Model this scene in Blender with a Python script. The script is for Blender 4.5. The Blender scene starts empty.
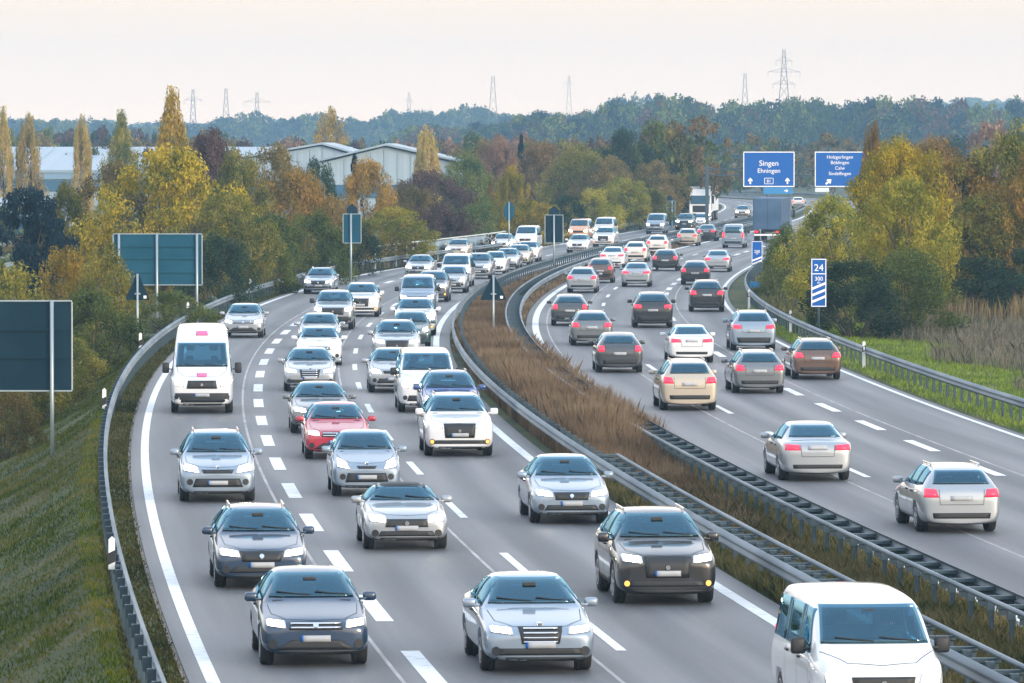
import bpy, bmesh, math, random
import numpy as np
from mathutils import Vector, Matrix
from mathutils.bvhtree import BVHTree

S = bpy.context.scene
COL = S.collection
R = math.radians
rng = np.random.default_rng(7)
random.seed(7)

# ------------------------------------------------------------------ camera
F = 5762.0
CAMZ = 8.5
PITCH = math.atan(196.5 / F)
cam = bpy.data.cameras.new('camera')
cam.sensor_width = 36.0
cam.lens = F / 1024 * 36.0
cam.clip_start = 1.0
cam.clip_end = 30000
camo = bpy.data.objects.new('camera', cam)
COL.objects.link(camo)
camo.location = (0, 0, CAMZ)
camo.rotation_euler = (math.pi / 2 - PITCH, 0, 0)
S.camera = camo

# ------------------------------------------------------------------ sky and sun
SUN_EL, SUN_AZ = R(15), R(138)         # azimuth from +Y (view direction), negative = left
w = bpy.data.worlds.new('World')
S.world = w
w.use_nodes = True
nt = w.node_tree
nt.nodes.clear()
sky = nt.nodes.new('ShaderNodeTexSky')
sky.sky_type = 'NISHITA'
sky.sun_disc = False
sky.sun_elevation = SUN_EL
sky.sun_rotation = SUN_AZ
sky.air_density = 1.0
sky.dust_density = 2.5
sky.ozone_density = 1.2
hs = nt.nodes.new('ShaderNodeMixRGB')
hs.blend_type = 'MIX'
hs.inputs[0].default_value = 0.75       # thin even cloud veil over the blue
wtc = nt.nodes.new('ShaderNodeTexCoord')                       # veil: warm haze low, bluish white overhead
wsp = nt.nodes.new('ShaderNodeSeparateXYZ'); nt.links.new(wtc.outputs['Generated'], wsp.inputs[0])
wcr = nt.nodes.new('ShaderNodeValToRGB')
wcr.color_ramp.elements[0].position = 0.0; wcr.color_ramp.elements[0].color = (.80, .57, .385, 1)
wcr.color_ramp.elements[1].position = 0.75; wcr.color_ramp.elements[1].color = (.50, .62, .78, 1)
e_ = wcr.color_ramp.elements.new(0.025); e_.color = (.585, .43, .305, 1)
e_ = wcr.color_ramp.elements.new(0.10); e_.color = (.95, .80, .67, 1)
e_ = wcr.color_ramp.elements.new(0.25); e_.color = (.80, .78, .78, 1)
nt.links.new(wsp.outputs[2], wcr.inputs[0])
wsc = nt.nodes.new('ShaderNodeVectorMath'); wsc.operation = 'SCALE'; wsc.inputs['Scale'].default_value = 8.5
nt.links.new(wcr.outputs[0], wsc.inputs[0]); nt.links.new(wsc.outputs[0], hs.inputs[2])
bg = nt.nodes.new('ShaderNodeBackground')
bg.inputs[1].default_value = 0.15
wo = nt.nodes.new('ShaderNodeOutputWorld')
nt.links.new(sky.outputs[0], hs.inputs[1])
nt.links.new(hs.outputs[0], bg.inputs[0])
nt.links.new(bg.outputs[0], wo.inputs[0])

sl = bpy.data.lights.new('sun', 'SUN')
sl.energy = 1.3
sl.angle = R(18)
sl.color = (1.0, 0.86, 0.70)
so = bpy.data.objects.new('sun', sl)
COL.objects.link(so)
sd = Vector((math.sin(SUN_AZ) * math.cos(SUN_EL), math.cos(SUN_AZ) * math.cos(SUN_EL), math.sin(SUN_EL)))
so.rotation_euler = sd.to_track_quat('Z', 'Y').to_euler()
so.location = (60, -60, 80)

S.view_settings.view_transform = 'Standard'
S.view_settings.look = 'None'
S.view_settings.exposure = 1.14
S.view_settings.gamma = 1.0
S.view_settings.use_curve_mapping = False
try:
    S.cycles.max_bounces = 6
    S.cycles.diffuse_bounces = 2
    S.cycles.glossy_bounces = 3
    S.cycles.transmission_bounces = 3
    S.cycles.volume_bounces = 0
    S.cycles.transparent_max_bounces = 6
    S.cycles.use_denoising = True
except Exception:
    pass

# ------------------------------------------------------------------ measuring: pixel -> place on the ground
def ray(px, py):
    dx = (px - 512) / F
    dy = (341.5 - py) / F
    return Vector((dx, math.cos(PITCH) + dy * math.sin(PITCH), -math.sin(PITCH) + dy * math.cos(PITCH)))

def ground(px, py, z=0.0):
    d = ray(px, py)
    t = (z - CAMZ) / d.z
    return d.x * t, d.y * t

def at_dist(px, py, Y):
    d = ray(px, py)
    t = Y / d.y
    return d.x * t, CAMZ + d.z * t

# ------------------------------------------------------------------ the road's plan curve
CO = [-20.1508, -2.0744, 43.8719, -6.6756, -58.8844, 28.0226, 44.4978, -0.1582]
def cx(Y):
    Y = np.asarray(Y, dtype=float)
    Yc = np.clip(Y, 60, 880)
    v = np.polyval(CO, (Yc - 450) / 450)
    dco = np.polyder(np.array(CO)) / 450
    s60 = np.polyval(dco, (60 - 450) / 450)
    s880 = np.polyval(dco, (880 - 450) / 450)
    v = v + np.where(Y < 60, (Y - 60) * s60, 0)
    e = np.maximum(Y - 880, 0)
    v = v + e * s880 - np.minimum(e, 300) ** 2 * 0.0009
    return v
def slope(Y):
    return (cx(np.asarray(Y) + 1.0) - cx(np.asarray(Y) - 1.0)) / 2.0
def pos(Y, off):
    s = slope(Y)
    n = np.sqrt(1 + s * s)
    return cx(Y) + off / n, np.asarray(Y, float) - off * s / n
def inv(x, y):
    Y = float(y)
    off = 0.0
    for _ in range(6):
        s = float(slope(Y))
        n = math.sqrt(1 + s * s)
        off = (x - float(cx(Y))) * n
        off = ((x - float(cx(Y))) - (y - Y) * s) / n
        Y = y + off * s / n
    return Y, off
def sm(a, b, x):
    t = np.clip((np.asarray(x, float) - a) / (b - a), 0, 1)
    return t * t * (3 - 2 * t)
def RAIL_L(Y): return -4.6 + 3.3 * sm(365, 470, Y)
def EDGE_L(Y): return RAIL_L(Y) + 1.08
def EDGE_R(Y): return 21.9 - 0.9 * sm(200, 350, Y)
def RAIL_R(Y): return EDGE_R(Y) + 1.35

def hill(X, Y):
    h = 5.0 * sm(1300, 1550, Y) + 3.0 * sm(2000, 2600, Y) + 5.0 * sm(3100, 3900, Y) + 16 * sm(3100, 3900, Y) * sm(230, 310, X)
    return h
def terr_off(off, Y):
    Y = np.asarray(Y, float); off = np.asarray(off, float)
    ls = np.maximum(RAIL_L(Y) - 0.55 - off, 0)
    zl = -3.3 * (1 - np.exp(-ls / 4.6)) - 0.0012 * np.minimum(ls, 60) ** 1.5
    rs = np.maximum(off - EDGE_R(Y) - 2.3, 0)
    zr = -0.5 * (1 - np.exp(-rs / 7.0))
    flat = -0.05
    f = 1 - sm(900, 1500, Y)
    return flat + (zl + zr) * np.where(f > 0, f, 0) + (1 - f) * -3.0
def terr(x, y):
    Y, off = inv(x, y)
    return float(terr_off(off, Y)) + float(hill(x, y))

# ------------------------------------------------------------------ mesh helpers
def np_mesh(name, V, Fc, smooth=False):
    V = np.asarray(V, dtype=np.float32)
    Fc = np.asarray(Fc, dtype=np.int32)
    k = Fc.shape[1]
    me = bpy.data.meshes.new(name)
    me.vertices.add(len(V))
    me.vertices.foreach_set('co', V.ravel())
    me.loops.add(Fc.size)
    me.loops.foreach_set('vertex_index', Fc.ravel())
    me.polygons.add(len(Fc))
    me.polygons.foreach_set('loop_start', np.arange(0, Fc.size, k, dtype=np.int32))
    if smooth:
        me.polygons.foreach_set('use_smooth', np.ones(len(Fc), dtype=bool))
    me.update(calc_edges=True)
    me.validate()
    return me

class MB:
    def __init__(s): s.v = []; s.f = []
    def add(s, V, Fs):
        b = len(s.v)
        s.v += [tuple(p) for p in V]
        s.f += [tuple(i + b for i in f) for f in Fs]
        return s
    def box(s, c, d, bev=0.0, M=None):
        bm = bmesh.new()
        bmesh.ops.create_cube(bm, size=1.0)
        for v in bm.verts: v.co = Vector((v.co.x * d[0], v.co.y * d[1], v.co.z * d[2]))
        if bev:
            bmesh.ops.bevel(bm, geom=list(bm.edges), offset=bev, segments=2, affect='EDGES', profile=0.5)
        bm.verts.index_update()
        V = [Vector(c) + v.co for v in bm.verts]
        if M is not None: V = [M @ v for v in V]
        s.add(V, [[v.index for v in f.verts] for f in bm.faces])
        bm.free()
        return s
    def cyl(s, a, b, r0, r1=None, n=10, cap=True):
        r1 = r0 if r1 is None else r1
        a = Vector(a); b = Vector(b); d = (b - a).normalized()
        u = d.orthogonal().normalized(); v = d.cross(u)
        V = []
        for p, r in ((a, r0), (b, r1)):
            for i in range(n):
                t = 2 * math.pi * i / n
                V.append(p + u * (r * math.cos(t)) + v * (r * math.sin(t)))
        Fs = [(i, (i + 1) % n, n + (i + 1) % n, n + i) for i in range(n)]
        if cap: Fs += [tuple(range(n - 1, -1, -1)), tuple(range(n, 2 * n))]
        return s.add(V, Fs)
    def lathe_y(s, prof, c, n=22):      # prof [(r, y)], axis along y
        V = []; Fs = []
        for r, y in prof:
            for i in range(n):
                t = 2 * math.pi * i / n
                V.append((c[0] + r * math.cos(t), c[1] + y, c[2] + r * math.sin(t)))
        m = len(prof)
        for j in range(m - 1):
            for i in range(n):
                Fs.append((j * n + i, j * n + (i + 1) % n, (j + 1) * n + (i + 1) % n, (j + 1) * n + i))
        Fs.append(tuple(range(n))); Fs.append(tuple(range((m - 1) * n, m * n)))
        return s.add(V, Fs)
    def prism(s, poly, y0, y1):          # polygon in x,z extruded along y
        n = len(poly)
        V = [(p[0], y0, p[1]) for p in poly] + [(p[0], y1, p[1]) for p in poly]
        Fs = [tuple(range(n)), tuple(range(2 * n - 1, n - 1, -1))] + [(i, n + i, n + (i + 1) % n, (i + 1) % n) for i in range(n)]
        return s.add(V, Fs)
    def mesh(s, name, smooth=False):
        me = bpy.data.meshes.new(name)
        me.from_pydata(s.v, [], s.f)
        bm = bmesh.new(); bm.from_mesh(me)
        bmesh.ops.recalc_face_normals(bm, faces=bm.faces)
        bm.to_mesh(me); bm.free()
        if smooth:
            for p in me.polygons: p.use_smooth = True
        return me

def ob(name, me, mat=None, parent=None, link=True):
    o = bpy.data.objects.new(name, me)
    if link: COL.objects.link(o)
    if mat is not None and me is not None and len(me.materials) == 0: me.materials.append(mat)
    if parent is not None: o.parent = parent
    return o
def tag(o, label=None, cat=None, group=None, kind=None):
    if label: o['label'] = label
    if cat: o['category'] = cat
    if group: o['group'] = group
    if kind: o['kind'] = kind
    return o
def empty(name, loc=(0, 0, 0), rz=0, link=True):
    o = bpy.data.objects.new(name, None)
    if link: COL.objects.link(o)
    o.location = loc; o.rotation_euler = (0, 0, rz)
    o.empty_display_size = 0.3
    return o
def copy_tree(o, parent=None):
    c = o.copy(); COL.objects.link(c); c.parent = parent
    for ch in KIDS.get(o.name, []):
        copy_tree(ch, c)
    return c
KIDS = {}
def part(name, me, mat, parent):         # part of an unlinked prototype
    o = ob(name, me, mat, parent, link=False)
    KIDS.setdefault(parent.name, []).append(o)
    return o

def sweep(prof, Ys, closed=False):
    """prof: list of (off, z) each float or callable of Y; returns V, F"""
    Ys = np.asarray(Ys, float)
    n = len(prof)
    V = np.zeros((len(Ys), n, 3))
    for j, (o_, z_) in enumerate(prof):
        o = o_(Ys) if callable(o_) else np.full(len(Ys), float(o_))
        z = z_(Ys) if callable(z_) else np.full(len(Ys), float(z_))
        x, y = pos(Ys, o)
        V[:, j, 0] = x; V[:, j, 1] = y; V[:, j, 2] = z
    Fs = []
    m = n if closed else n - 1
    i = np.arange(len(Ys) - 1)[:, None] * n
    j = np.arange(m)[None, :]
    j2 = (j + 1) % n
    Fq = np.stack([i + j, i + j2, i + n + j2, i + n + j], -1).reshape(-1, 4)
    return V.reshape(-1, 3), Fq

# ------------------------------------------------------------------ materials
MATS = {}
def pmat(name, col, rough=0.6, metal=0.0, coat=0.0, coat_r=0.05, spec=0.5, emit=None, es=0.0):
    if name in MATS: return MATS[name]
    m = bpy.data.materials.new(name); m.use_nodes = True
    b = m.node_tree.nodes['Principled BSDF']
    b.inputs['Base Color'].default_value = (*col, 1)
    b.inputs['Roughness'].default_value = rough
    b.inputs['Metallic'].default_value = metal
    b.inputs['Coat Weight'].default_value = coat
    b.inputs['Coat Roughness'].default_value = coat_r
    b.inputs['Specular IOR Level'].default_value = spec
    if emit:
        b.inputs['Emission Color'].default_value = (*emit, 1)
        b.inputs['Emission Strength'].default_value = es
    MATS[name] = m
    return m

def noisy(name, cols, scale, rough=0.85, detail=6.0, pos_=(0.35, 0.65), bump=0.0, bscale=None, stretch=None, second=None, spec=0.3):
    """colour from noise between 2-4 colours, world coordinates"""
    if name in MATS: return MATS[name]
    m = bpy.data.materials.new(name); m.use_nodes = True
    t = m.node_tree; b = t.nodes['Principled BSDF']
    b.inputs['Roughness'].default_value = rough
    b.inputs['Specular IOR Level'].default_value = spec
    g = t.nodes.new('ShaderNodeNewGeometry')
    vec = g.outputs['Position']
    if stretch:
        mp = t.nodes.new('ShaderNodeMapping'); mp.inputs['Scale'].default_value = stretch
        t.links.new(vec, mp.inputs[0]); vec = mp.outputs[0]
    nz = t.nodes.new('ShaderNodeTexNoise'); nz.inputs['Scale'].default_value = scale; nz.inputs['Detail'].default_value = detail
    t.links.new(vec, nz.inputs['Vector'])
    cr = t.nodes.new('ShaderNodeValToRGB')
    el = cr.color_ramp.elements
    el[0].position = pos_[0]; el[0].color = (*cols[0], 1)
    el[1].position = pos_[1]; el[1].color = (*cols[-1], 1)
    for k, c in enumerate(cols[1:-1]):
        e = el.new(pos_[0] + (pos_[1] - pos_[0]) * (k + 1) / (len(cols) - 1)); e.color = (*c, 1)
    t.links.new(nz.outputs[0], cr.inputs[0])
    out = cr.outputs[0]
    if second:
        sc2, amt = second
        n2 = t.nodes.new('ShaderNodeTexNoise'); n2.inputs['Scale'].default_value = sc2; n2.inputs['Detail'].default_value = 3
        t.links.new(g.outputs['Position'], n2.inputs['Vector'])
        mr = t.nodes.new('ShaderNodeMapRange')
        mr.inputs[1].default_value = 0.3; mr.inputs[2].default_value = 0.7
        mr.inputs[3].default_value = 1 - amt; mr.inputs[4].default_value = 1 + amt
        t.links.new(n2.outputs[0], mr.inputs[0])
        mx = t.nodes.new('ShaderNodeVectorMath'); mx.operation = 'SCALE'
        t.links.new(out, mx.inputs[0]); t.links.new(mr.outputs[0], mx.inputs['Scale'])
        out = mx.outputs[0]
    t.links.new(out, b.inputs['Base Color'])
    if bump:
        n3 = t.nodes.new('ShaderNodeTexNoise'); n3.inputs['Scale'].default_value = bscale or scale; n3.inputs['Detail'].default_value = 4
        t.links.new(g.outputs['Position'], n3.inputs['Vector'])
        bp = t.nodes.new('ShaderNodeBump'); bp.inputs['Strength'].default_value = bump; bp.inputs['Distance'].default_value = 0.05
        t.links.new(n3.outputs[0], bp.inputs['Height']); t.links.new(bp.outputs[0], b.inputs['Normal'])
    MATS[name] = m
    return m

def leaf_mat(name, cols, noise_scale=0.55, transl=0.35):
    m = bpy.data.materials.new(name); m.use_nodes = True
    t = m.node_tree; t.nodes.clear()
    L = t.links.new
    g = t.nodes.new('ShaderNodeNewGeometry')
    tc = t.nodes.new('ShaderNodeTexCoord')
    oi = t.nodes.new('ShaderNodeObjectInfo')
    nz = t.nodes.new('ShaderNodeTexNoise'); nz.inputs['Scale'].default_value = noise_scale; nz.inputs['Detail'].default_value = 2
    L(g.outputs['Position'], nz.inputs['Vector'])
    ad = t.nodes.new('ShaderNodeMath'); ad.operation = 'MULTIPLY_ADD'      # island*0.45 + noise-ish
    ad.inputs[1].default_value = 0.5
    mr = t.nodes.new('ShaderNodeMapRange'); mr.inputs[1].default_value = 0.32; mr.inputs[2].default_value = 0.68
    mr.inputs[3].default_value = 0.0; mr.inputs[4].default_value = 0.5
    L(nz.outputs[0], mr.inputs[0])
    L(g.outputs['Random Per Island'], ad.inputs[0]); L(mr.outputs[0], ad.inputs[2])
    cr = t.nodes.new('ShaderNodeValToRGB'); el = cr.color_ramp.elements
    el[0].position = 0.08; el[0].color = (*cols[0], 1)
    el[1].position = 0.95; el[1].color = (*cols[-1], 1)
    for k, c in enumerate(cols[1:-1]):
        e = el.new(0.08 + 0.87 * (k + 1) / (len(cols) - 1)); e.color = (*c, 1)
    L(ad.outputs[0], cr.inputs[0])
    hv = t.nodes.new('ShaderNodeHueSaturation')
    m2 = t.nodes.new('ShaderNodeMapRange'); m2.inputs[3].default_value = 0.8; m2.inputs[4].default_value = 1.2
    L(oi.outputs['Random'], m2.inputs[0]); L(m2.outputs[0], hv.inputs['Value']); L(cr.outputs[0], hv.inputs['Color'])
    d = t.nodes.new('ShaderNodeBsdfDiffuse'); tr = t.nodes.new('ShaderNodeBsdfTranslucent')
    L(hv.outputs[0], d.inputs[0]); L(hv.outputs[0], tr.inputs[0])
    mx = t.nodes.new('ShaderNodeMixShader'); mx.inputs[0].default_value = transl
    L(d.outputs[0], mx.inputs[1]); L(tr.outputs[0], mx.inputs[2])
    o = t.nodes.new('ShaderNodeOutputMaterial'); L(mx.outputs[0], o.inputs[0])
    MATS[name] = m
    return m

# asphalt with wheel tracks, patches and longitudinal joints
def asphalt():
    m = bpy.data.materials.new('asphalt'); m.use_nodes = True
    t = m.node_tree; b = t.nodes['Principled BSDF']; L = t.links.new
    g = t.nodes.new('ShaderNodeNewGeometry')
    uv = t.nodes.new('ShaderNodeUVMap'); uv.uv_map = 'lane'
    sep = t.nodes.new('ShaderNodeSeparateXYZ'); L(uv.outputs[0], sep.inputs[0])
    n1 = t.nodes.new('ShaderNodeTexNoise'); n1.inputs['Scale'].default_value = 9; n1.inputs['Detail'].default_value = 8; n1.inputs['Roughness'].default_value = 0.7
    L(g.outputs['Position'], n1.inputs['Vector'])
    mp = t.nodes.new('ShaderNodeMapping'); mp.inputs['Scale'].default_value = (0.9, 0.022, 1); L(uv.outputs[0], mp.inputs[0])
    n2 = t.nodes.new('ShaderNodeTexNoise'); n2.inputs['Scale'].default_value = 1.0; n2.inputs['Detail'].default_value = 5
    L(mp.outputs[0], n2.inputs['Vector'])
    wv = t.nodes.new('ShaderNodeMath'); wv.operation = 'MULTIPLY'; wv.inputs[1].default_value = 2 * math.pi / 1.75
    L(sep.outputs[0], wv.inputs[0])
    cs = t.nodes.new('ShaderNodeMath'); cs.operation = 'COSINE'; L(wv.outputs[0], cs.inputs[0])
    a1 = t.nodes.new('ShaderNodeMath'); a1.operation = 'MULTIPLY_ADD'; a1.inputs[1].default_value = 0.075; a1.inputs[2].default_value = 0.0
    L(cs.outputs[0], a1.inputs[0])
    a2 = t.nodes.new('ShaderNodeMath'); a2.operation = 'MULTIPLY_ADD'; a2.inputs[1].default_value = 0.72
    L(n2.outputs[0], a2.inputs[0]); L(a1.outputs[0], a2.inputs[2])
    a3 = t.nodes.new('ShaderNodeMath'); a3.operation = 'MULTIPLY_ADD'; a3.inputs[1].default_value = 0.42
    L(n1.outputs[0], a3.inputs[0]); L(a2.outputs[0], a3.inputs[2])
    cr = t.nodes.new('ShaderNodeValToRGB'); el = cr.color_ramp.elements
    el[0].position = 0.3; el[0].color = (0.040, 0.045, 0.051, 1)
    el[1].position = 0.72; el[1].color = (0.125, 0.130, 0.138, 1)
    L(a3.outputs[0], cr.inputs[0]); L(cr.outputs[0], b.inputs['Base Color'])
    rr = t.nodes.new('ShaderNodeMapRange'); rr.inputs[1].default_value = 0.3; rr.inputs[2].default_value = 0.7
    rr.inputs[3].default_value = 0.62; rr.inputs[4].default_value = 0.46
    L(a2.outputs[0], rr.inputs[0]); L(rr.outputs[0], b.inputs['Roughness'])
    b.inputs['Specular IOR Level'].default_value = 0.45
    bp = t.nodes.new('ShaderNodeBump'); bp.inputs['Strength'].default_value = 0.25; bp.inputs['Distance'].default_value = 0.01
    n4 = t.nodes.new('ShaderNodeTexNoise'); n4.inputs['Scale'].default_value = 40; L(g.outputs['Position'], n4.inputs['Vector'])
    L(n4.outputs[0], bp.inputs['Height']); L(bp.outputs[0], b.inputs['Normal'])
    return m
M_ASPH = asphalt()
M_PAINT = noisy('road_paint', [(0.34, 0.35, 0.36), (0.56, 0.57, 0.58), (0.68, 0.69, 0.69)], 3.0, rough=0.55, detail=8, pos_=(0.25, 0.5))
M_JOINT = noisy('joint_seal', [(0.16, 0.16, 0.17), (0.34, 0.34, 0.34)], 0.6, rough=0.5)
M_GRAVEL = noisy('shoulder_gravel', [(0.06, 0.055, 0.045), (0.14, 0.12, 0.10), (0.2, 0.18, 0.15)], 8, rough=0.95)
M_GROUND = noisy('ground_soil_grass', [(0.022, 0.034, 0.007), (0.036, 0.05, 0.011), (0.07, 0.064, 0.02)], 0.35, rough=0.95, second=(0.05, 0.3))
M_STEEL = noisy('galvanised_steel', [(0.075, 0.11, 0.14), (0.12, 0.16, 0.19), (0.17, 0.205, 0.23)], 1.2, rough=0.6, stretch=(1, .2, 1), spec=0.35)
M_STEEL.node_tree.nodes['Principled BSDF'].inputs['Metallic'].default_value = 0.15
M_POST = pmat('rail_post_steel', (0.035, 0.065, 0.085), 0.6, 0.2)
M_SIGNBACK = noisy('sign_back_grey', [(0.006, 0.024, 0.040), (0.010, 0.032, 0.050)], 0.8, rough=0.75, spec=0.08)
M_SIGNBACK2 = noisy('sign_back_blue_grey', [(0.008, 0.060, 0.10), (0.014, 0.075, 0.12)], 0.8, rough=0.7, spec=0.1)
M_FRAME = pmat('sign_frame_alu', (0.30, 0.36, 0.38), 0.4, 0.5)
M_BLUE = pmat('sign_blue', (0.001, 0.085, 0.34), 0.5, spec=.25)
M_WHITE = pmat('sign_white', (0.80, 0.80, 0.80), 0.5)
M_PLASTIC_W = pmat('post_white_plastic', (0.75, 0.76, 0.76), 0.5)
M_BLACK = pmat('black_plastic', (0.012, 0.014, 0.016), 0.55)
M_TYRE = pmat('tyre_rubber', (0.014, 0.015, 0.016), 0.85)
M_RIM = pmat('rim_alloy', (0.42, 0.43, 0.45), 0.35, 0.8)
def glass_mat():
    m = bpy.data.materials.new('car_glass'); m.use_nodes = True
    t = m.node_tree; t.nodes.clear(); L = t.links.new
    tr = t.nodes.new('ShaderNodeBsdfTransparent'); tr.inputs[0].default_value = (.30, .50, .60, 1)
    gl = t.nodes.new('ShaderNodeBsdfGlossy'); gl.inputs[0].default_value = (.40, .74, .95, 1); gl.inputs[1].default_value = 0.03
    fr = t.nodes.new('ShaderNodeFresnel'); fr.inputs[0].default_value = 1.55
    ma = t.nodes.new('ShaderNodeMath'); ma.operation = 'MULTIPLY_ADD'; ma.inputs[1].default_value = 0.9; ma.inputs[2].default_value = 0.085
    L(fr.outputs[0], ma.inputs[0])
    mx = t.nodes.new('ShaderNodeMixShader'); L(ma.outputs[0], mx.inputs[0]); L(tr.outputs[0], mx.inputs[1]); L(gl.outputs[0], mx.inputs[2])
    o = t.nodes.new('ShaderNodeOutputMaterial'); L(mx.outputs[0], o.inputs[0])
    return m
M_GLASS = glass_mat()
M_GLASS_T = pmat('truck_glass', (0.008, 0.060, 0.105), 0.05, 0.0, spec=0.4)
M_SEAL = pmat('window_seal_black', (0.008, 0.009, 0.010), 0.35)
M_LINER = pmat('cabin_lining', (0.06, 0.065, 0.07), 0.9)
M_SEAT = pmat('seat_fabric', (0.075, 0.08, 0.09), 0.9)
M_CHROME = pmat('chrome', (0.65, 0.66, 0.68), 0.15, 1.0)
M_PLATE = pmat('number_plate_white', (0.34, 0.36, 0.38), 0.6)
M_LENS = pmat('headlight_lens', (0.55, 0.56, 0.58), 0.12, 0.3, coat=1.0)
M_BULB = pmat('headlight_lit', (0.9, 0.88, 0.82), 0.3, emit=(1.0, 0.84, 0.58), es=14.0)
M_TAIL = pmat('taillight_red', (0.35, 0.008, 0.015), 0.2, coat=1.0)
M_TAILLIT = pmat('taillight_lit', (0.5, 0.01, 0.02), 0.3, emit=(1.0, 0.012, 0.03), es=2.4)
M_AMBER = pmat('marker_amber', (0.7, 0.22, 0.02), 0.3, emit=(1.0, 0.4, 0.08), es=1.2)

# ------------------------------------------------------------------ ground
def build_ground():
    Ys = np.unique(np.concatenate([np.arange(10, 420, 4), np.arange(420, 1000, 12), np.arange(1000, 1600, 60), np.geomspace(1600, 4180, 30)]))
    offs = np.unique(np.concatenate([np.array([-4000, -2500, -1500, -900, -500, -300, -200, -140, -100, -75, -60, -50]), np.arange(-42, -4, 0.8), np.arange(-4, 22, 3.0), np.arange(22, 46, 1.0), np.array([50, 60, 75, 100, 140, 200, 300, 400, 500, 700, 1000, 1600, 2600, 4000])]))
    V = np.zeros((len(Ys), len(offs), 3))
    for j, o in enumerate(offs):
        x = cx(np.minimum(Ys, 1180)) + o
        y = Ys.copy()
        if abs(o) < 60:
            xx, yy = pos(Ys, np.full(len(Ys), o))
            k = Ys < 1100
            x = np.where(k, xx, x); y = np.where(k, yy, y)
        V[:, j, 0] = x; V[:, j, 1] = y
        V[:, j, 2] = terr_off(np.full(len(Ys), o), Ys) + hill(x, y)
    bumpy = (np.sin(V[..., 0] * 1.9 + V[..., 1] * .7) * np.sin(V[..., 1] * .33 + V[..., 0] * .5)) * 0.05
    outm = (offs[None, :] < -5.6) | (offs[None, :] > 25)
    V[..., 2] += bumpy * outm
    n = len(offs)
    i = np.arange(len(Ys) - 1)[:, None] * n; j = np.arange(n - 1)[None, :]
    Fq = np.stack([i + j, i + j + 1, i + n + j + 1, i + n + j], -1).reshape(-1, 4)
    o = ob('ground', np_mesh('ground', V.reshape(-1, 3), Fq, True), M_GROUND)
    tag(o, kind='structure')
build_ground()

YS = np.concatenate([np.arange(30, 420, 3.0), np.arange(420, 1170, 8.0)])
def strip(name, o0, o1, z, mat, Ys=YS, nsub=1, kind='structure', smooth=True, uv=False):
    f0 = o0 if callable(o0) else (lambda Y, c=o0: np.full(len(Y), float(c)))
    f1 = o1 if callable(o1) else (lambda Y, c=o1: np.full(len(Y), float(c)))
    prof = []
    for k in range(nsub + 1):
        t = k / nsub
        prof.append((lambda Y, t=t: f0(Y) * (1 - t) + f1(Y) * t, z))
    V, Fq = sweep(prof, Ys)
    me = np_mesh(name, V, Fq, smooth)
    if uv:
        n = nsub + 1
        U = np.zeros((len(Ys), n, 2))
        for k in range(n):
            t = k / nsub
            U[:, k, 0] = f0(Ys) * (1 - t) + f1(Ys) * t
            U[:, k, 1] = Ys
        U = U.reshape(-1, 2)
        ul = me.uv_layers.new(name='lane')
        li = np.zeros(len(me.loops), dtype=np.int32); me.loops.foreach_get('vertex_index', li)
        ul.data.foreach_set('uv', U[li].astype(np.float32).ravel())
    o = ob(name, me, mat)
    return tag(o, kind=kind)

strip('road', lambda Y: RAIL_L(Y) + 0.70, 7.5, 0.0, M_ASPH, nsub=10, uv=True)
strip('road', 10.95, lambda Y: EDGE_R(Y) + 0.32, 0.0, M_ASPH, nsub=10, uv=True)
strip('road_shoulder', lambda Y: RAIL_L(Y) + 0.62, lambda Y: RAIL_L(Y) + 0.695, -0.012, M_GRAVEL)

def dashes(name, off, width, y0, period, length, y1, z=0.006):
    VV = []; FF = []; b = 0
    Y = y0
    while Y < y1:
        Yk = np.linspace(Y, Y + length, 3)
        f = off if callable(off) else (lambda q, c=off: np.full(len(q), float(c)))
        V, Fq = sweep([(lambda q: f(q) - width / 2, z), (lambda q: f(q) + width / 2, z)], Yk)
        VV.append(V); FF.append(Fq + b); b += len(V)
        Y += period
    o = ob(name, np_mesh(name, np.concatenate(VV), np.concatenate(FF)), M_PAINT)
    tag(o, kind='structure')
L2 = 3.55
E1 = lambda Y: 14.9 - 0.3 * sm(200, 350, Y)
E2 = lambda Y: 18.4 - 0.6 * sm(200, 350, Y)
strip('edge_line', lambda Y: EDGE_L(Y) - .11, lambda Y: EDGE_L(Y) + .11, 0.006, M_PAINT)
strip('edge_line', 6.78, 7.04, 0.006, M_PAINT)
strip('edge_line', 11.25, 11.55, 0.006, M_PAINT)
strip('edge_line', lambda Y: EDGE_R(Y) - .09, lambda Y: EDGE_R(Y) + .09, 0.006, M_PAINT)
dashes('lane_marking', 0.0, 0.32, 189.6 - 3 - 12 * 12, 12.0, 6.0, 400)
dashes('lane_marking', L2, 0.18, 209.4 - 3 - 18 * 9, 17.3, 6.0, 1100)
dashes('lane_marking', E1, 0.18, 150.8 - 3 - 36 * 2, 17.6, 6.0, 1100)
dashes('lane_marking', E2, 0.30, 161.6 - 3 - 12 * 9, 12.0, 6.0, 520)
for o_ in (-0.52, L2 - 0.62, 11.95, lambda Y: E1(Y) - .75, lambda Y: E2(Y) + 0.6):
    f = o_ if callable(o_) else (lambda Y, c=o_: np.full(len(np.atleast_1d(Y)), float(c)))
    strip('road_joint', lambda Y, f=f: f(Y) - .035, lambda Y, f=f: f(Y) + .035, 0.003, M_JOINT)

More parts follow.
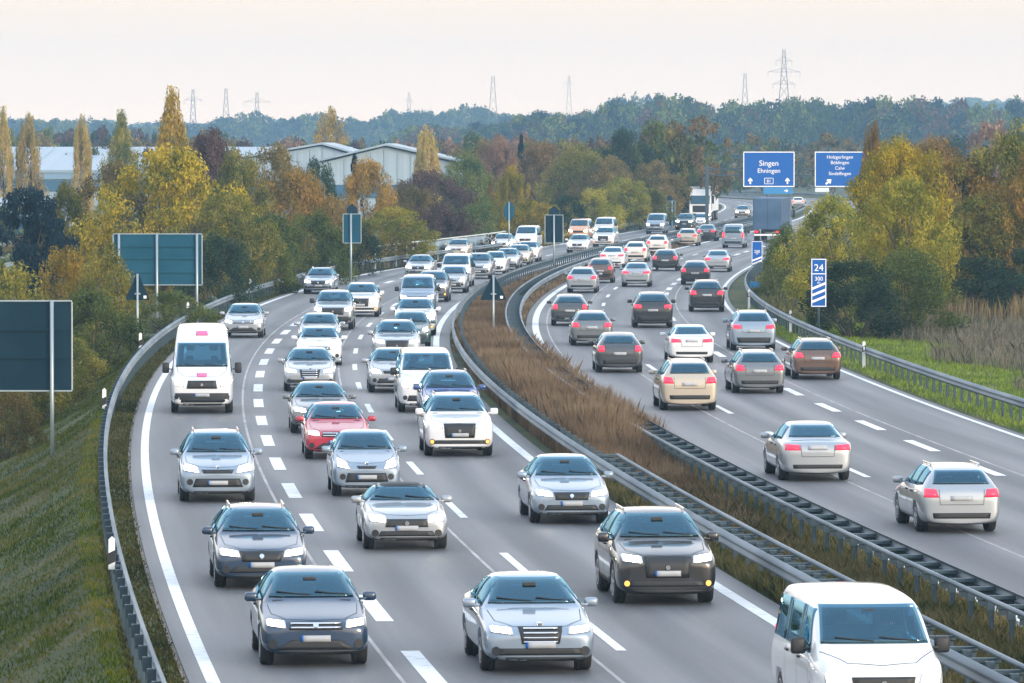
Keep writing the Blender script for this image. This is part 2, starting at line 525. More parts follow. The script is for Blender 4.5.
# ------------------------------------------------------------------ guardrails
WPROF = [(0.00, .44), (.045, .47), (.085, .51), (.085, .54), (.035, .585), (.035, .605), (.085, .65), (.085, .68), (.045, .72), (0.00, .75)]
def wbeam(off, sgn, Ys, zoff=0.0):
    f = off if callable(off) else (lambda Y, c=off: np.full(len(Y), float(c)))
    th = 0.012
    pr = [(lambda Y, u=u: f(Y) + sgn * u, z + zoff) for u, z in WPROF] + [(lambda Y, u=u: f(Y) + sgn * (u - th), z + zoff) for u, z in reversed(WPROF)]
    V, Fq = sweep(pr, Ys, closed=True)
    return np_mesh('beam', V, Fq, False)
def crail(off, Ys):
    V, Fq = sweep([(off - .035, .69), (off + .035, .69), (off + .035, .76), (off - .035, .76)], Ys, True)
    return np_mesh('rear_rail', V, Fq)
def post_mesh():
    m = MB()
    m.box((0, 0, 0.22), (0.055, 0.11, 0.98), 0.006)
    m.box((0.045, 0, 0.22), (0.035, 0.02, 0.96))
    m.box((0.0, 0.0, 0.60), (0.14, 0.13, 0.22), 0.008)
    return m.mesh('post')
POST_ME = post_mesh(); POST_ME.materials.append(M_POST)
def bar_mesh(wd):
    m = MB(); m.box((0, 0, 0.655), (wd, 0.13, 0.075), 0.008)
    m.box((0, 0, 0.57), (wd * .92, 0.015, 0.12))
    return m.mesh('spacer_bar')
def lay_repeats(root, name, me, off, Y0, Y1, step, lead=100):
    f = off if callable(off) else (lambda Y, c=off: np.full(len(np.atleast_1d(Y)), float(c)))
    Yk = np.arange(Y0, Y1, step)
    X, Yw = pos(Yk, f(Yk)); A = -np.arctan(slope(Yk))
    mv = np.zeros(len(me.vertices) * 3); me.vertices.foreach_get('co', mv); mv = mv.reshape(-1, 3)
    polys = [tuple(p.vertices) for p in me.polygons]
    rest_v = []; rest_f = []
    for k in range(len(Yk)):
        if k < lead:
            o = ob(name, me, None, root)
            o.location = (X[k], Yw[k], 0); o.rotation_euler = (0, 0, A[k])
        else:
            c, s = math.cos(A[k]), math.sin(A[k])
            b = len(rest_v)
            rest_v += [(X[k] + p[0] * c - p[1] * s, Yw[k] + p[0] * s + p[1] * c, p[2]) for p in mv]
            rest_f += [tuple(i + b for i in q) for q in polys]
    if rest_v:
        r = bpy.data.meshes.new(name); r.from_pydata(rest_v, [], rest_f)
        r.materials.append(me.materials[0])
        o = ob(name, r, None, root); o['kind'] = 'stuff'; o.name = 'far_' + name + 's'
RY = np.concatenate([np.arange(60, 420, 3.0), np.arange(420, 1000, 8.0)])
g = empty('guardrail', (0, 0, 0)); tag(g, 'long steel guardrail with dense posts along the grass slope left of the oncoming lanes', 'guardrail')
ob('beam', wbeam(RAIL_L, 1, RY), M_STEEL, g); lay_repeats(g, 'post', POST_ME, lambda Y: RAIL_L(Y) - 0.07, 82, 640, 2.0)
g = empty('guardrail', (0, 0, 0)); tag(g, 'steel guardrail with few spacer bars between the brown median and the oncoming lanes', 'guardrail')
ob('beam', wbeam(8.28 - .62, -1, RY), M_STEEL, g); ob('rear_rail', crail(8.26, RY[RY < 147]), M_STEEL, g)
lay_repeats(g, 'post', POST_ME, 7.97, 84, 640, 2.0)
b_ = bar_mesh(0.62); b_.materials.append(M_POST); lay_repeats(g, 'spacer_bar', b_, 7.97, 84.8, 146, 2.0, 90)
g = empty('guardrail', (0, 0, 0)); tag(g, 'double steel guardrail with long ladder of spacer bars beside the lanes driving away', 'guardrail')
ob('rear_rail', crail(10.02, RY), M_STEEL, g); ob('beam', wbeam(10.66, 1, RY), M_STEEL, g)
lay_repeats(g, 'post', POST_ME, 10.12, 84, 640, 2.0)
b_ = bar_mesh(0.68); b_.materials.append(M_POST); lay_repeats(g, 'spacer_bar', b_, 10.36, 84.8, 300, 2.0, 90)
g = empty('guardrail', (0, 0, 0)); tag(g, 'single steel guardrail along the green verge right of the lanes driving away', 'guardrail')
ob('beam', wbeam(RAIL_R, -1, RY), M_STEEL, g); lay_repeats(g, 'post', POST_ME, lambda Y: RAIL_R(Y) + 0.07, 100, 560, 2.0)

# ------------------------------------------------------------------ vehicles
def loft_body(st, zb=0.2, arches=()):
    V = []; n = 20
    xs0, xs1 = st[0][0], st[-1][0]
    for (x, zs, zr, w_, wt) in st:
        e = min(abs(x - xs0), abs(x - xs1))
        b = zb - .02 + 0.05 * max(0, 1 - e / 0.35)
        k = zr - zs
        half = [(0, b), (.80 * w_, b), (.965 * w_, b + .10), (1.0 * w_, b + .42 * (zs - b)), (.99 * w_, zs - .07), (.945 * w_, zs),
                (.945 * w_ + (wt - .945 * w_) * .5, zs + k * .55), (wt, zr - .05 * min(1, k / .3) - .006), (wt * .86, zr - .012), (wt * .45, zr), (0, zr + .006)]
        ring = [(x, y, z) for y, z in half] + [(x, -y, z) for y, z in reversed(half[1:-1])]
        V += ring
    Fs = []
    for i in range(len(st) - 1):
        for j in range(n):
            Fs.append((i * n + j, i * n + (j + 1) % n, (i + 1) * n + (j + 1) % n, (i + 1) * n + j))
    for base in (0, (len(st) - 1) * n):
        q = [base + j for j in range(n)]
        for j in range(1, 10):
            a, b2 = q[j], q[j + 1] if j + 1 <= 10 else q[10]
            Fs.append((q[j], q[j + 1], q[n - j - 1] if j < 9 else q[11], q[n - j]) if j < 9 else (q[9], q[10], q[11]))
        Fs.append((q[0], q[1], q[n - 1]))
    m = MB().add(V, Fs)
    me = m.mesh('body', True)
    o = bpy.data.objects.new('tmp', me); COL.objects.link(o)
    s = o.modifiers.new('s', 'SUBSURF'); s.levels = 2; s.render_levels = 2
    ct = MB()
    for (ax, ay, ar) in arches: ct.cyl((ax, ay - .19, ar), (ax, ay + .19, ar), ar * 1.15, n=28)
    co = None
    if arches:
        co = bpy.data.objects.new('cut', ct.mesh('cut')); COL.objects.link(co)
        b = o.modifiers.new('b', 'BOOLEAN'); b.operation = 'DIFFERENCE'; b.object = co; b.solver = 'EXACT'
    dg = bpy.context.evaluated_depsgraph_get()
    ev = o.evaluated_get(dg)
    out = bpy.data.meshes.new_from_object(ev)
    COL.objects.unlink(o); bpy.data.objects.remove(o)
    if co: COL.objects.unlink(co); bpy.data.objects.remove(co)
    out.materials.clear()
    for p in out.polygons: p.use_smooth = True
    return out

def patch(bvh, axis, sgn, corners, nu=6, nv=4, eps=0.010):
    """corners: 4 points in the plane across the axis (y,z for x; x,z for y; x,y for z), order: bottom a, bottom b, top b, top a"""
    V = []
    for j in range(nv + 1):
        t = j / nv
        for i in range(nu + 1):
            s = i / nu
            p = [(corners[0][k] * (1 - s) + corners[1][k] * s) * (1 - t) + (corners[3][k] * (1 - s) + corners[2][k] * s) * t for k in (0, 1)]
            if axis == 'x': o, d = Vector((sgn * 9, p[0], p[1])), Vector((-sgn, 0, 0))
            elif axis == 'y': o, d = Vector((p[0], sgn * 9, p[1])), Vector((0, -sgn, 0))
            else: o, d = Vector((p[0], p[1], 9)), Vector((0, 0, -1))
            h = bvh.ray_cast(o, d)
            if h[0] is None:
                q = o + d * 8.0
                h = bvh.find_nearest(q)
            nrm = h[1]
            if nrm.dot(d) > 0: nrm = -nrm
            V.append(h[0] + nrm * eps)
    W = nu + 1
    Fs = []
    for j in range(nv):
        for i in range(nu):
            Fs.append((j * W + i, j * W + i + 1, (j + 1) * W + i + 1, (j + 1) * W + i))
    rim = [i for i in range(W)] + [j * W + nu for j in range(1, nv + 1)] + [nv * W + i for i in range(nu - 1, -1, -1)] + [j * W for j in range(nv - 1, 0, -1)]
    dirn = Vector((-sgn if axis == 'x' else 0, -sgn if axis == 'y' else 0, -1 if axis == 'z' else 0))
    b = len(V)
    V += [V[r] + dirn * (eps + 0.02) for r in rim]
    n = len(rim)
    for k in range(n):
        Fs.append((rim[k], b + k, b + (k + 1) % n, rim[(k + 1) % n]))
    m = MB().add(V, Fs).mesh('p', True)
    return m
def mir(c): return [(-c[1][0], c[1][1]), (-c[0][0], c[0][1]), (-c[3][0], c[3][1]), (-c[2][0], c[2][1])]

PAINTED = set()
def paint_part(name, me, parent):
    o = part(name, me, M_WHITE, parent); PAINTED.add(me.name); return o

WHEELS = {}
def wheel_parts(root, x, y, r, wd=0.22):
    s = 1 if y > 0 else -1
    key = (round(r, 3), s, round(wd, 3))
    if key not in WHEELS:
        t = MB().lathe_y([(r * .62, -wd / 2), (r * .93, -wd / 2), (r, -wd / 2 + .03), (r, wd / 2 - .03), (r * .93, wd / 2), (r * .64, wd / 2)], (0, 0, 0)).mesh('tyre', True)
        q = MB()
        q.lathe_y([(r * .64, s * (wd / 2 - .03)), (r * .66, s * (wd / 2 + .004)), (r * .58, s * (wd / 2 + .004)), (r * .55, s * (wd / 2 - .04))], (0, 0, 0))
        for k in range(5):
            a = 2 * math.pi * k / 5
            q.box((0, 0, 0), (r * .16, .03, r * .56), .008, Matrix.Rotation(a, 4, 'Y') @ Matrix.Translation((0, s * (wd / 2 - .012), r * .30)))
        q.lathe_y([(r * .16, s * (wd / 2 - .03)), (r * .15, s * (wd / 2 + .008)), (r * .05, s * (wd / 2 + .012))], (0, 0, 0), 12)
        WHEELS[key] = (t, q.mesh('rim'))
    t, q = WHEELS[key]
    e = part('wheel', t, M_TYRE, root)
    e.location = (x, y, r)
    rm = part('rim', q, M_RIM, e)
    return e

def inset(c, d):
    m0 = (sum(p[0] for p in c) / 4, sum(p[1] for p in c) / 4)
    out = []
    for p in c:
        dx, dy = m0[0] - p[0], m0[1] - p[1]
        out.append((p[0] + math.copysign(min(d, abs(dx) * .5), dx), p[1] + math.copysign(min(d, abs(dy) * .5), dy)))
    return out
def cut_window(bm, axis, sgn, c):
    ax = {'x': Vector((1, 0, 0)), 'y': Vector((0, 1, 0))}[axis]
    def P3(p): return Vector((0, p[0], p[1])) if axis == 'x' else Vector((p[0], 0, p[1]))
    Q = [P3(p) for p in c]; mid = sum(Q, Vector()) / 4
    pl = []
    for a in range(4):
        e = Q[(a + 1) % 4] - Q[a]; nrm = e.cross(ax).normalized()
        if (mid - Q[a]).dot(nrm) < 0: nrm = -nrm
        pl.append((Q[a], nrm))
    half = lambda f: (f.calc_center_median()[0 if axis == 'x' else 1] * sgn) > (.0 if axis == 'x' else .25)
    for co, nrm in pl:
        fs = [f for f in bm.faces if half(f)]
        ge = list({e for f in fs for e in f.edges}) + fs + list({v for f in fs for v in f.verts})
        bmesh.ops.bisect_plane(bm, geom=ge, plane_co=co, plane_no=nrm, dist=1e-4)
    kill = [f for f in bm.faces if half(f) and f.normal.dot(ax) * sgn > .12 and all((f.calc_center_median() - co).dot(nrm) > 0 for co, nrm in pl)]
    bmesh.ops.delete(bm, geom=kill, context='FACES')
def build_car(kind, sp):
    root = empty(kind, link=False)
    me = loft_body(sp['st'], sp.get('zb', .2), [(ax, sg * (sp['W'] / 2 - .03), sp['wr']) for ax in (sp['wf'], sp['wb']) for sg in (1, -1)])
    bm = bmesh.new(); bm.from_mesh(me); bvh = BVHTree.FromBMesh(bm)
    ws = sp['ws']; cut_window(bm, 'x', 1, inset([(-ws[0], ws[1]), (ws[0], ws[1]), (ws[2], ws[3]), (-ws[2], ws[3])], .035))
    if 'rw' in sp:
        rw = sp['rw']; cut_window(bm, 'x', -1, inset([(-rw[0], rw[1]), (rw[0], rw[1]), (rw[2], rw[3]), (-rw[2], rw[3])], .03))
    for c in sp['side']:
        for sg in (1, -1): cut_window(bm, 'y', sg, inset(c, .025))
    bm.to_mesh(me)
    for p in me.polygons: p.use_smooth = True
    paint_part('body', me, root)
    belt = ws[1] - .12
    bm.normal_update()
    for v in bm.verts: v.co -= v.normal * .035
    bmesh.ops.delete(bm, geom=[f for f in bm.faces if f.calc_center_median().z < belt - .25], context='FACES')
    bmesh.ops.reverse_faces(bm, faces=list(bm.faces))
    lin = bpy.data.meshes.new('cabin_lining'); bm.to_mesh(lin); bm.free()
    part('cabin_lining', lin, M_LINER, root)
    # front seats, rear bench, dashboard, steering wheel
    xc = next(a[0] for a in sp['st'] if a[4] < a[3] * .845 and a[2] > ws[1] - .08 and a[0] < sp['st'][0][0] - .5)
    yw = sp['W'] / 2
    part('dashboard', MB().box((xc - .30, 0, belt - .02), (.50, yw * 1.5, .22), .05).mesh('dashboard'), M_BLACK, root)
    part('cabin_floor', MB().box((xc - 1.4, 0, belt - .42), (2.8, yw * 1.6, .06)).mesh('cabin_floor'), M_BLACK, root)
    hs_ = sp.get('seat_z', ws[3] - .20)
    for sg in (1, -1):
        q = MB(); q.box((xc - 1.12, sg * .37, belt - .02), (.16, .48, .62), .05, None); q.box((xc - 1.10, sg * .37, hs_ + .02), (.10, .27, .20), .045)
        q.box((xc - .88, sg * .37, belt - .30), (.50, .48, .14), .05)
        part('seat', q.mesh('seat', True), M_SEAT, root)
    q = MB(); q.box((xc - 2.0, 0, belt - .04), (.16, 1.25, .55), .05)
    for yy in (-.4, .4): q.box((xc - 2.0, yy, belt + .30), (.09, .24, .15), .04)
    part('rear_bench', q.mesh('rear_bench', True), M_SEAT, root)
    st_ = MB(); R_ = .18; n_ = 14; c0 = Vector((xc - .62, .37, belt + .10))
    for a in range(n_):
        p0 = c0 + Vector((-.06 * math.sin(2 * math.pi * a / n_), R_ * math.cos(2 * math.pi * a / n_), R_ * math.sin(2 * math.pi * a / n_)))
        p1 = c0 + Vector((-.06 * math.sin(2 * math.pi * (a + 1) / n_), R_ * math.cos(2 * math.pi * (a + 1) / n_), R_ * math.sin(2 * math.pi * (a + 1) / n_)))
        st_.cyl(p0, p1, .016, n=6, cap=False)
    st_.cyl(c0 + Vector((0, -R_, 0)), c0 + Vector((0, R_, 0)), .014, n=6)
    part('steering_wheel', st_.mesh('steering_wheel'), M_BLACK, root)
    part('rear_view_mirror', MB().box((ws[4] if len(ws) > 4 else (xc - .62), 0, ws[3] - .09), (.04, .22, .07), .015).mesh('rear_view_mirror'), M_BLACK, root)
    for y0_ in (.62, -.02):          # wipers lying on the foot of the windscreen
        hit = [bvh.ray_cast(Vector((9, y0_ * 1.0 - d_, ws[1] + .035 + z_)), Vector((-1, 0, 0)))[0] for d_, z_ in ((0, 0), (.28, .02), (.55, .05))]
        if all(h is not None for h in hit):
            wp = MB()
            for a, b in zip(hit[:-1], hit[1:]): wp.cyl(a + Vector((.03, 0, .01)), b + Vector((.03, 0, .01)), .012, n=5)
            part('wiper', wp.mesh('wiper'), M_BLACK, root)
    L, W = sp['L'], sp['W']
    ws = sp['ws']; part('windscreen', patch(bvh, 'x', 1, [(-ws[0], ws[1]), (ws[0], ws[1]), (ws[2], ws[3]), (-ws[2], ws[3])], 10, 6), M_GLASS, root)
    if 'rw' in sp:
        rw = sp['rw']; part('rear_window', patch(bvh, 'x', -1, [(-rw[0], rw[1]), (rw[0], rw[1]), (rw[2], rw[3]), (-rw[2], rw[3])], 10, 6), M_GLASS, root)
    for c in sp['side']:
        for s in (1, -1): part('side_window', patch(bvh, 'y', s, c, 6, 4), M_GLASS, root)
    hl = sp['hl']
    for s in (0, 1):
        c = mir(hl) if s else hl
        h = part('headlight', patch(bvh, 'x', 1, c, 5, 3, .012), M_LENS, root)
        k = .80
        m0 = (sum(p[0] for p in c) / 4, sum(p[1] for p in c) / 4)
        part('lamp', patch(bvh, 'x', 1, [(m0[0] + (p[0] - m0[0]) * k, m0[1] + (p[1] - m0[1]) * k) for p in c], 4, 3, .022), M_BULB, h)
        tl = sp['tl']; c = mir(tl) if s else tl
        h = part('taillight', patch(bvh, 'x', -1, c, 4, 4, .012), M_TAIL, root)
        m0 = (sum(p[0] for p in c) / 4, sum(p[1] for p in c) / 4)
        part('lamp', patch(bvh, 'x', -1, [(m0[0] + (p[0] - m0[0]) * .84, m0[1] + (p[1] - m0[1]) * .84) for p in c], 3, 3, .022), M_TAILLIT, h)
    gr = sp['gr']
    part('grille', patch(bvh, 'x', 1, gr, 8, 4, .014), M_BLACK, root)
    gz0, gz1 = gr[0][1], gr[2][1]
    if sp.get('bars'):
        for q in range(sp['bars']):
            zz = gz0 + (gz1 - gz0) * (q + .5) / sp['bars']; yy = gr[0][0] * .92
            part('grille_bar', patch(bvh, 'x', 1, [(yy, zz - .012), (-yy, zz - .012), (-yy, zz + .012), (yy, zz + .012)], 8, 1, .024), M_CHROME, root)
    bz = sp.get('badge', (gz0 + gz1) / 2)
    hb = bvh.ray_cast(Vector((9, 0, bz)), Vector((-1, 0, 0)))
    if hb[0] is not None:
        part('badge', MB().cyl(hb[0] + Vector((0, 0, 0)), hb[0] + hb[1] * .04, .055, .045, 14).mesh('badge'), M_CHROME, root)
    bp = sp['bp']
    part('lower_intake', patch(bvh, 'x', 1, bp, 8, 3, .014), M_BLACK, root)
    rb = sp['rb']
    part('rear_bumper', patch(bvh, 'x', -1, rb, 8, 3, .014), M_BLACK, root)
    zp = sp.get('zp', .48); zq = sp.get('zq', .62)
    part('number_plate', patch(bvh, 'x', 1, [(-.24, zp - .05), (.24, zp - .05), (.24, zp + .05), (-.24, zp + .05)], 4, 2, .030), M_PLATE, root)
    part('number_plate', patch(bvh, 'x', -1, [(-.24, zq - .05), (.24, zq - .05), (.24, zq + .05), (-.24, zq + .05)], 4, 2, .026), M_PLATE, root)
    part('plate_strip', patch(bvh, 'x', 1, [(-.24, zp - .05), (-.205, zp - .05), (-.205, zp + .05), (-.24, zp + .05)], 1, 2, .034), M_BLUE, root)
    for s in (1, -1):
        mb = MB()
        mx, my, mz = sp['mir']
        mb.box((mx, s * (my + .12), mz), (.12, .22, sp.get('mh', .15)), .045)
        mb.box((mx + .03, s * (my + .0), mz - .04), (.07, .12, .04), .01)
        me2 = mb.mesh('mirror', True)
        paint_part('mirror', me2, root) if not sp.get('black_mirror') else part('mirror', me2, M_BLACK, root)
    wr = sp['wr']
    for x in (sp['wf'], sp['wb']):
        for s in (1, -1):
            yv = W / 2 - .135
            a = MB().lathe_y([(wr * 1.135, -.06), (wr * 1.135, .0)], (x, s * (W / 2 - .20), wr * 1.0), 22).mesh('wheel_arch', False)
            part('wheel_arch', a, M_BLACK, root)
            wheel_parts(root, x, s * yv, wr)
    if sp.get('rails'):
        for s in (1, -1):
            x0, x1, y, z = sp['rails']
            mb = MB(); mb.box(((x0 + x1) / 2, s * y, z + .03), (x1 - x0, .035, .03), .01)
            for t in (.06, .5, .94): mb.box((x0 + (x1 - x0) * t, s * y, z), (.06, .03, .07))
            part('roof_rail', mb.mesh('roof_rail'), M_CHROME, root)
    def seam(name, axis, sg, pts, wd=.012, eps=.004):
        m = MB(); P = []
        for q0, q1 in zip(pts[:-1], pts[1:]):
            for k in range(6):
                t = k / 6; P.append((q0[0] * (1 - t) + q1[0] * t, q0[1] * (1 - t) + q1[1] * t))
        P.append(pts[-1]); H = []
        for p in P:
            o, d = (Vector((sg * 9, p[0], p[1])), Vector((-sg, 0, 0))) if axis == 'x' else (Vector((p[0], sg * 9, p[1])), Vector((0, -sg, 0))) if axis == 'y' else (Vector((p[0], p[1], 9)), Vector((0, 0, -1)))
            h = bvh.ray_cast(o, d)
            if h[0] is not None: H.append((h[0] + h[1] * eps, h[1]))
        for (a, na), (b, nb) in zip(H[:-1], H[1:]):
            if (b - a).length > .35 or (b - a).length < 1e-5: continue
            u = (b - a).cross(na).normalized() * wd / 2
            m.add([a - u, a + u, b + u, b - u], [(0, 1, 2, 3)])
        if m.v: part(name, m.mesh(name), M_BLACK, root)
    hx = sp['st'][0][0]; yb = ws[0]
    seam('bonnet_seam', 'z', 1, [(xc + .06, yb + .04), (hx - .55, hl[1][0] - .10), (hx - .20, hl[0][0]), (hx - .13, 0), (hx - .20, -hl[0][0]), (hx - .55, -hl[1][0] + .10), (xc + .06, -yb - .04)])
    if 'rw' in sp:
        tz = tl[0][1]
        seam('tailgate_seam', 'x', -1, [(-tl[0][0], tl[3][1]), (-tl[0][0] + .02, tz - .16), (tl[0][0] - .02, tz - .16), (tl[0][0], tl[3][1])])
    sb = sp['side'][0]; x_a, x_b = sb[0][0] + .05, sb[1][0] - .04; z_b = sb[0][1]
    for s in (1, -1):
        seam('door_seam', 'y', s, [(x_a, z_b), (x_a + .02, .34), (x_b, .32), (x_b, z_b)])
        if len(sp['side']) > 1:
            x_c = max(sp['side'][1][1][0] + .08, sp['wb'] + wr * 1.15)
            seam('door_seam', 'y', s, [(x_b - .01, .32), (x_c + .15, .32), (x_c, .75), (x_c, z_b)])
        mb = MB()
        for hx_ in (x_b + .16,) + ((x_c + .18,) if len(sp['side']) > 1 else ()):
            hh = bvh.ray_cast(Vector((hx_, s * 9, z_b - .12)), Vector((0, -s, 0)))
            if hh[0] is not None: mb.box(tuple(hh[0] + hh[1] * .02), (.20, .035, .035), .01)
        if mb.v: part('door_handle', mb.mesh('door_handle'), M_BLACK, root)
        fz = bp[0][1] * .4 + bp[2][1] * .6; fy = min(abs(bp[0][0]) + .06, W / 2 - .20)
        hh = bvh.ray_cast(Vector((9, s * fy, fz)), Vector((-1, 0, 0)))
        if hh[0] is not None:
            fo = part('fog_lamp', MB().cyl(hh[0] - hh[1] * .02, hh[0] + hh[1] * .015, .075, n=14).mesh('fog_lamp'), M_BLACK, root)
            if sp.get('fog'): part('lamp', MB().cyl(hh[0], hh[0] + hh[1] * .025, .05, n=12).mesh('lamp'), M_AMBER, fo)
    zl = sp.get('zb', .2) + .02
    part('front_lip', patch(bvh, 'x', 1, [(-W * .40, zl + .01), (W * .40, zl + .01), (W * .39, zl + .07), (-W * .39, zl + .07)], 8, 2, .012), M_BLACK, root)
    for b in sp.get('sills', []):
        for s in (1, -1): part('side_trim', patch(bvh, 'y', s, b, 8, 2, .012), M_BLACK, root)
    if sp.get('top'):
        part('soft_top', patch(bvh, 'z', 1, sp['top'], 6, 6, .012), M_BLACK, root)
    if sp.get('extra'): sp['extra'](root, bvh)
    return root

def nose(L, w, z0, zc, xc):      # front stations from bumper to cowl
    h = L / 2
    return [(h, z0 - .14, z0 - .08, w * .74, w * .52), (h - .05, z0 - .05, z0 + .01, w * .90, w * .66), (h - .20, z0 + .03, z0 + .09, w * .98, w * .75),
            (h - .62, z0 + .10, z0 + .17, w * .985, w * .78), (xc + .10, zc - .09, zc - .03, w, w * .82), (xc, zc - .07, zc + .01, w, w * .82)]
SPEC = {}
def car_spec(kind, L, W, H, z0, zc, xc, roof, tail, wf, wb, wr, ws, rw, side, hl, tl, gr, **k):
    w_ = W / 2
    SPEC[kind] = dict(L=L, W=W, st=nose(L, w_, z0, zc, xc) + roof + tail, ws=ws, rw=rw, side=side, hl=hl, tl=tl, gr=gr, wf=wf, wb=wb, wr=wr, **k)

w_ = .90
car_spec('sedan', 4.65, 1.80, 1.46, .70, 1.00, .92,
    [(.50, .94, 1.26, w_, .62), (.12, .95, 1.41, w_, .58), (-.25, .95, 1.46, w_, .57), (-.75, .95, 1.45, w_, .56), (-1.10, .96, 1.38, w_, .55)],
    [(-1.48, .97, 1.20, w_, .58), (-1.74, .985, 1.07, w_, .68), (-1.90, .985, 1.04, w_ * .99, .70), (-2.16, .96, 1.02, w_ * .97, .68), (-2.27, .86, .95, w_ * .90, .60), (-2.325, .70, .76, w_ * .74, .5)],
    1.40, -1.34, .325, (.70, 1.03, .53, 1.40), (.64, 1.10, .50, 1.37),
    [[(.78, .99), (-.18, 1.0), (-.15, 1.38), (.22, 1.36)], [(-.25, 1.0), (-1.32, 1.04), (-.98, 1.33), (-.22, 1.385)]],
    [(.40, .62), (.79, .66), (.80, .78), (.44, .73)], [(.42, .80), (.80, .80), (.80, .95), (.44, .92)],
    [(-.36, .56), (.36, .56), (.40, .72), (-.40, .72)], bp=[(-.62, .33), (.62, .33), (.54, .45), (-.54, .45)], rb=[(-.6, .34), (.6, .34), (.62, .44), (-.62, .44)],
    mir=(.62, .86, 1.03), zq=.86)
w_ = .89
car_spec('hatchback', 4.15, 1.78, 1.48, .72, 1.02, .85,
    [(.42, .95, 1.30, w_, .64), (.05, .96, 1.44, w_, .60), (-.30, .97, 1.49, w_, .59), (-.85, .98, 1.48, w_, .58), (-1.35, 1.0, 1.41, w_, .57)],
    [(-1.62, 1.01, 1.31, w_, .58), (-1.84, 1.0, 1.14, w_ * .98, .62), (-1.97, .96, 1.03, w_ * .95, .63), (-2.04, .86, .92, w_ * .9, .6), (-2.075, .68, .74, w_ * .75, .5)],
    1.30, -1.26, .32, (.69, 1.06, .55, 1.42), (.60, 1.10, .50, 1.36),
    [[(.70, 1.01), (-.25, 1.02), (-.22, 1.41), (.14, 1.39)], [(-.32, 1.02), (-1.30, 1.07), (-1.12, 1.36), (-.29, 1.415)]],
    [(.40, .64), (.78, .68), (.79, .83), (.46, .77)], [(.56, .80), (.80, .80), (.76, 1.02), (.58, 1.0)],
    [(-.33, .66), (.33, .66), (.38, .75), (-.38, .75)], bp=[(-.60, .34), (.60, .34), (.50, .50), (-.50, .50)], rb=[(-.62, .34), (.62, .34), (.64, .5), (-.64, .5)],
    mir=(.56, .85, 1.06), zq=.72)
w_ = .90
car_spec('estate_car', 4.70, 1.80, 1.48, .70, 1.00, .95,
    [(.52, .94, 1.27, w_, .62), (.14, .95, 1.42, w_, .59), (-.25, .95, 1.48, w_, .58), (-1.0, .96, 1.47, w_, .575), (-1.65, .98, 1.43, w_, .57)],
    [(-1.95, .98, 1.34, w_ * .99, .58), (-2.14, .97, 1.16, w_ * .97, .62), (-2.25, .94, 1.02, w_ * .94, .63), (-2.32, .86, .92, w_ * .9, .6), (-2.35, .68, .74, w_ * .75, .5)],
    1.42, -1.36, .325, (.70, 1.03, .54, 1.41), (.62, 1.08, .52, 1.36),
    [[(.80, .99), (-.16, 1.0), (-.13, 1.40), (.24, 1.375)], [(-.23, 1.0), (-1.05, 1.01), (-1.05, 1.40), (-.20, 1.405)], [(-1.12, 1.01), (-1.85, 1.06), (-1.70, 1.33), (-1.12, 1.395)]],
    [(.40, .62), (.79, .66), (.80, .78), (.44, .73)], [(.50, .80), (.82, .80), (.80, .99), (.56, .97)],
    [(-.36, .54), (.36, .54), (.42, .73), (-.42, .73)], bp=[(-.62, .33), (.62, .33), (.54, .45), (-.54, .45)], rb=[(-.62, .34), (.62, .34), (.64, .46), (-.64, .46)],
    mir=(.64, .86, 1.03), zq=.78, rails=(-1.35, -.15, .53, 1.455))
w_ = .95
car_spec('sport_utility_car', 4.65, 1.90, 1.66, .86, 1.14, 1.00,
    [(.58, 1.07, 1.42, w_, .67), (.22, 1.08, 1.58, w_, .64), (-.15, 1.09, 1.66, w_, .63), (-.95, 1.10, 1.65, w_, .62), (-1.55, 1.12, 1.60, w_, .61)],
    [(-1.90, 1.12, 1.48, w_ * .99, .62), (-2.10, 1.10, 1.28, w_ * .97, .66), (-2.21, 1.06, 1.14, w_ * .94, .67), (-2.29, .95, 1.02, w_ * .9, .64), (-2.325, .74, .80, w_ * .76, .5)],
    1.40, -1.38, .37, (.74, 1.18, .58, 1.58), (.64, 1.22, .55, 1.54),
    [[(.86, 1.13), (-.10, 1.14), (-.07, 1.56), (.30, 1.54)], [(-.18, 1.14), (-1.05, 1.15), (-1.03, 1.56), (-.14, 1.57)], [(-1.12, 1.15), (-1.78, 1.19), (-1.60, 1.48), (-1.10, 1.55)]],
    [(.46, .78), (.83, .82), (.84, .94), (.48, .90)], [(.50, .92), (.86, .92), (.84, 1.08), (.52, 1.06)],
    [(-.40, .52), (.40, .52), (.44, .90), (-.44, .90)], bp=[(-.74, .36), (.74, .36), (.66, .46), (-.66, .46)], rb=[(-.66, .34), (.66, .34), (.70, .56), (-.70, .56)],
    mir=(.70, .91, 1.17), mh=.18, fog=1, zq=.82, zp=.60, rails=(-1.35, -.05, .57, 1.625),
    sills=[[(.9, .34), (-.9, .34), (-.9, .44), (.9, .44)]])
w_ = .94
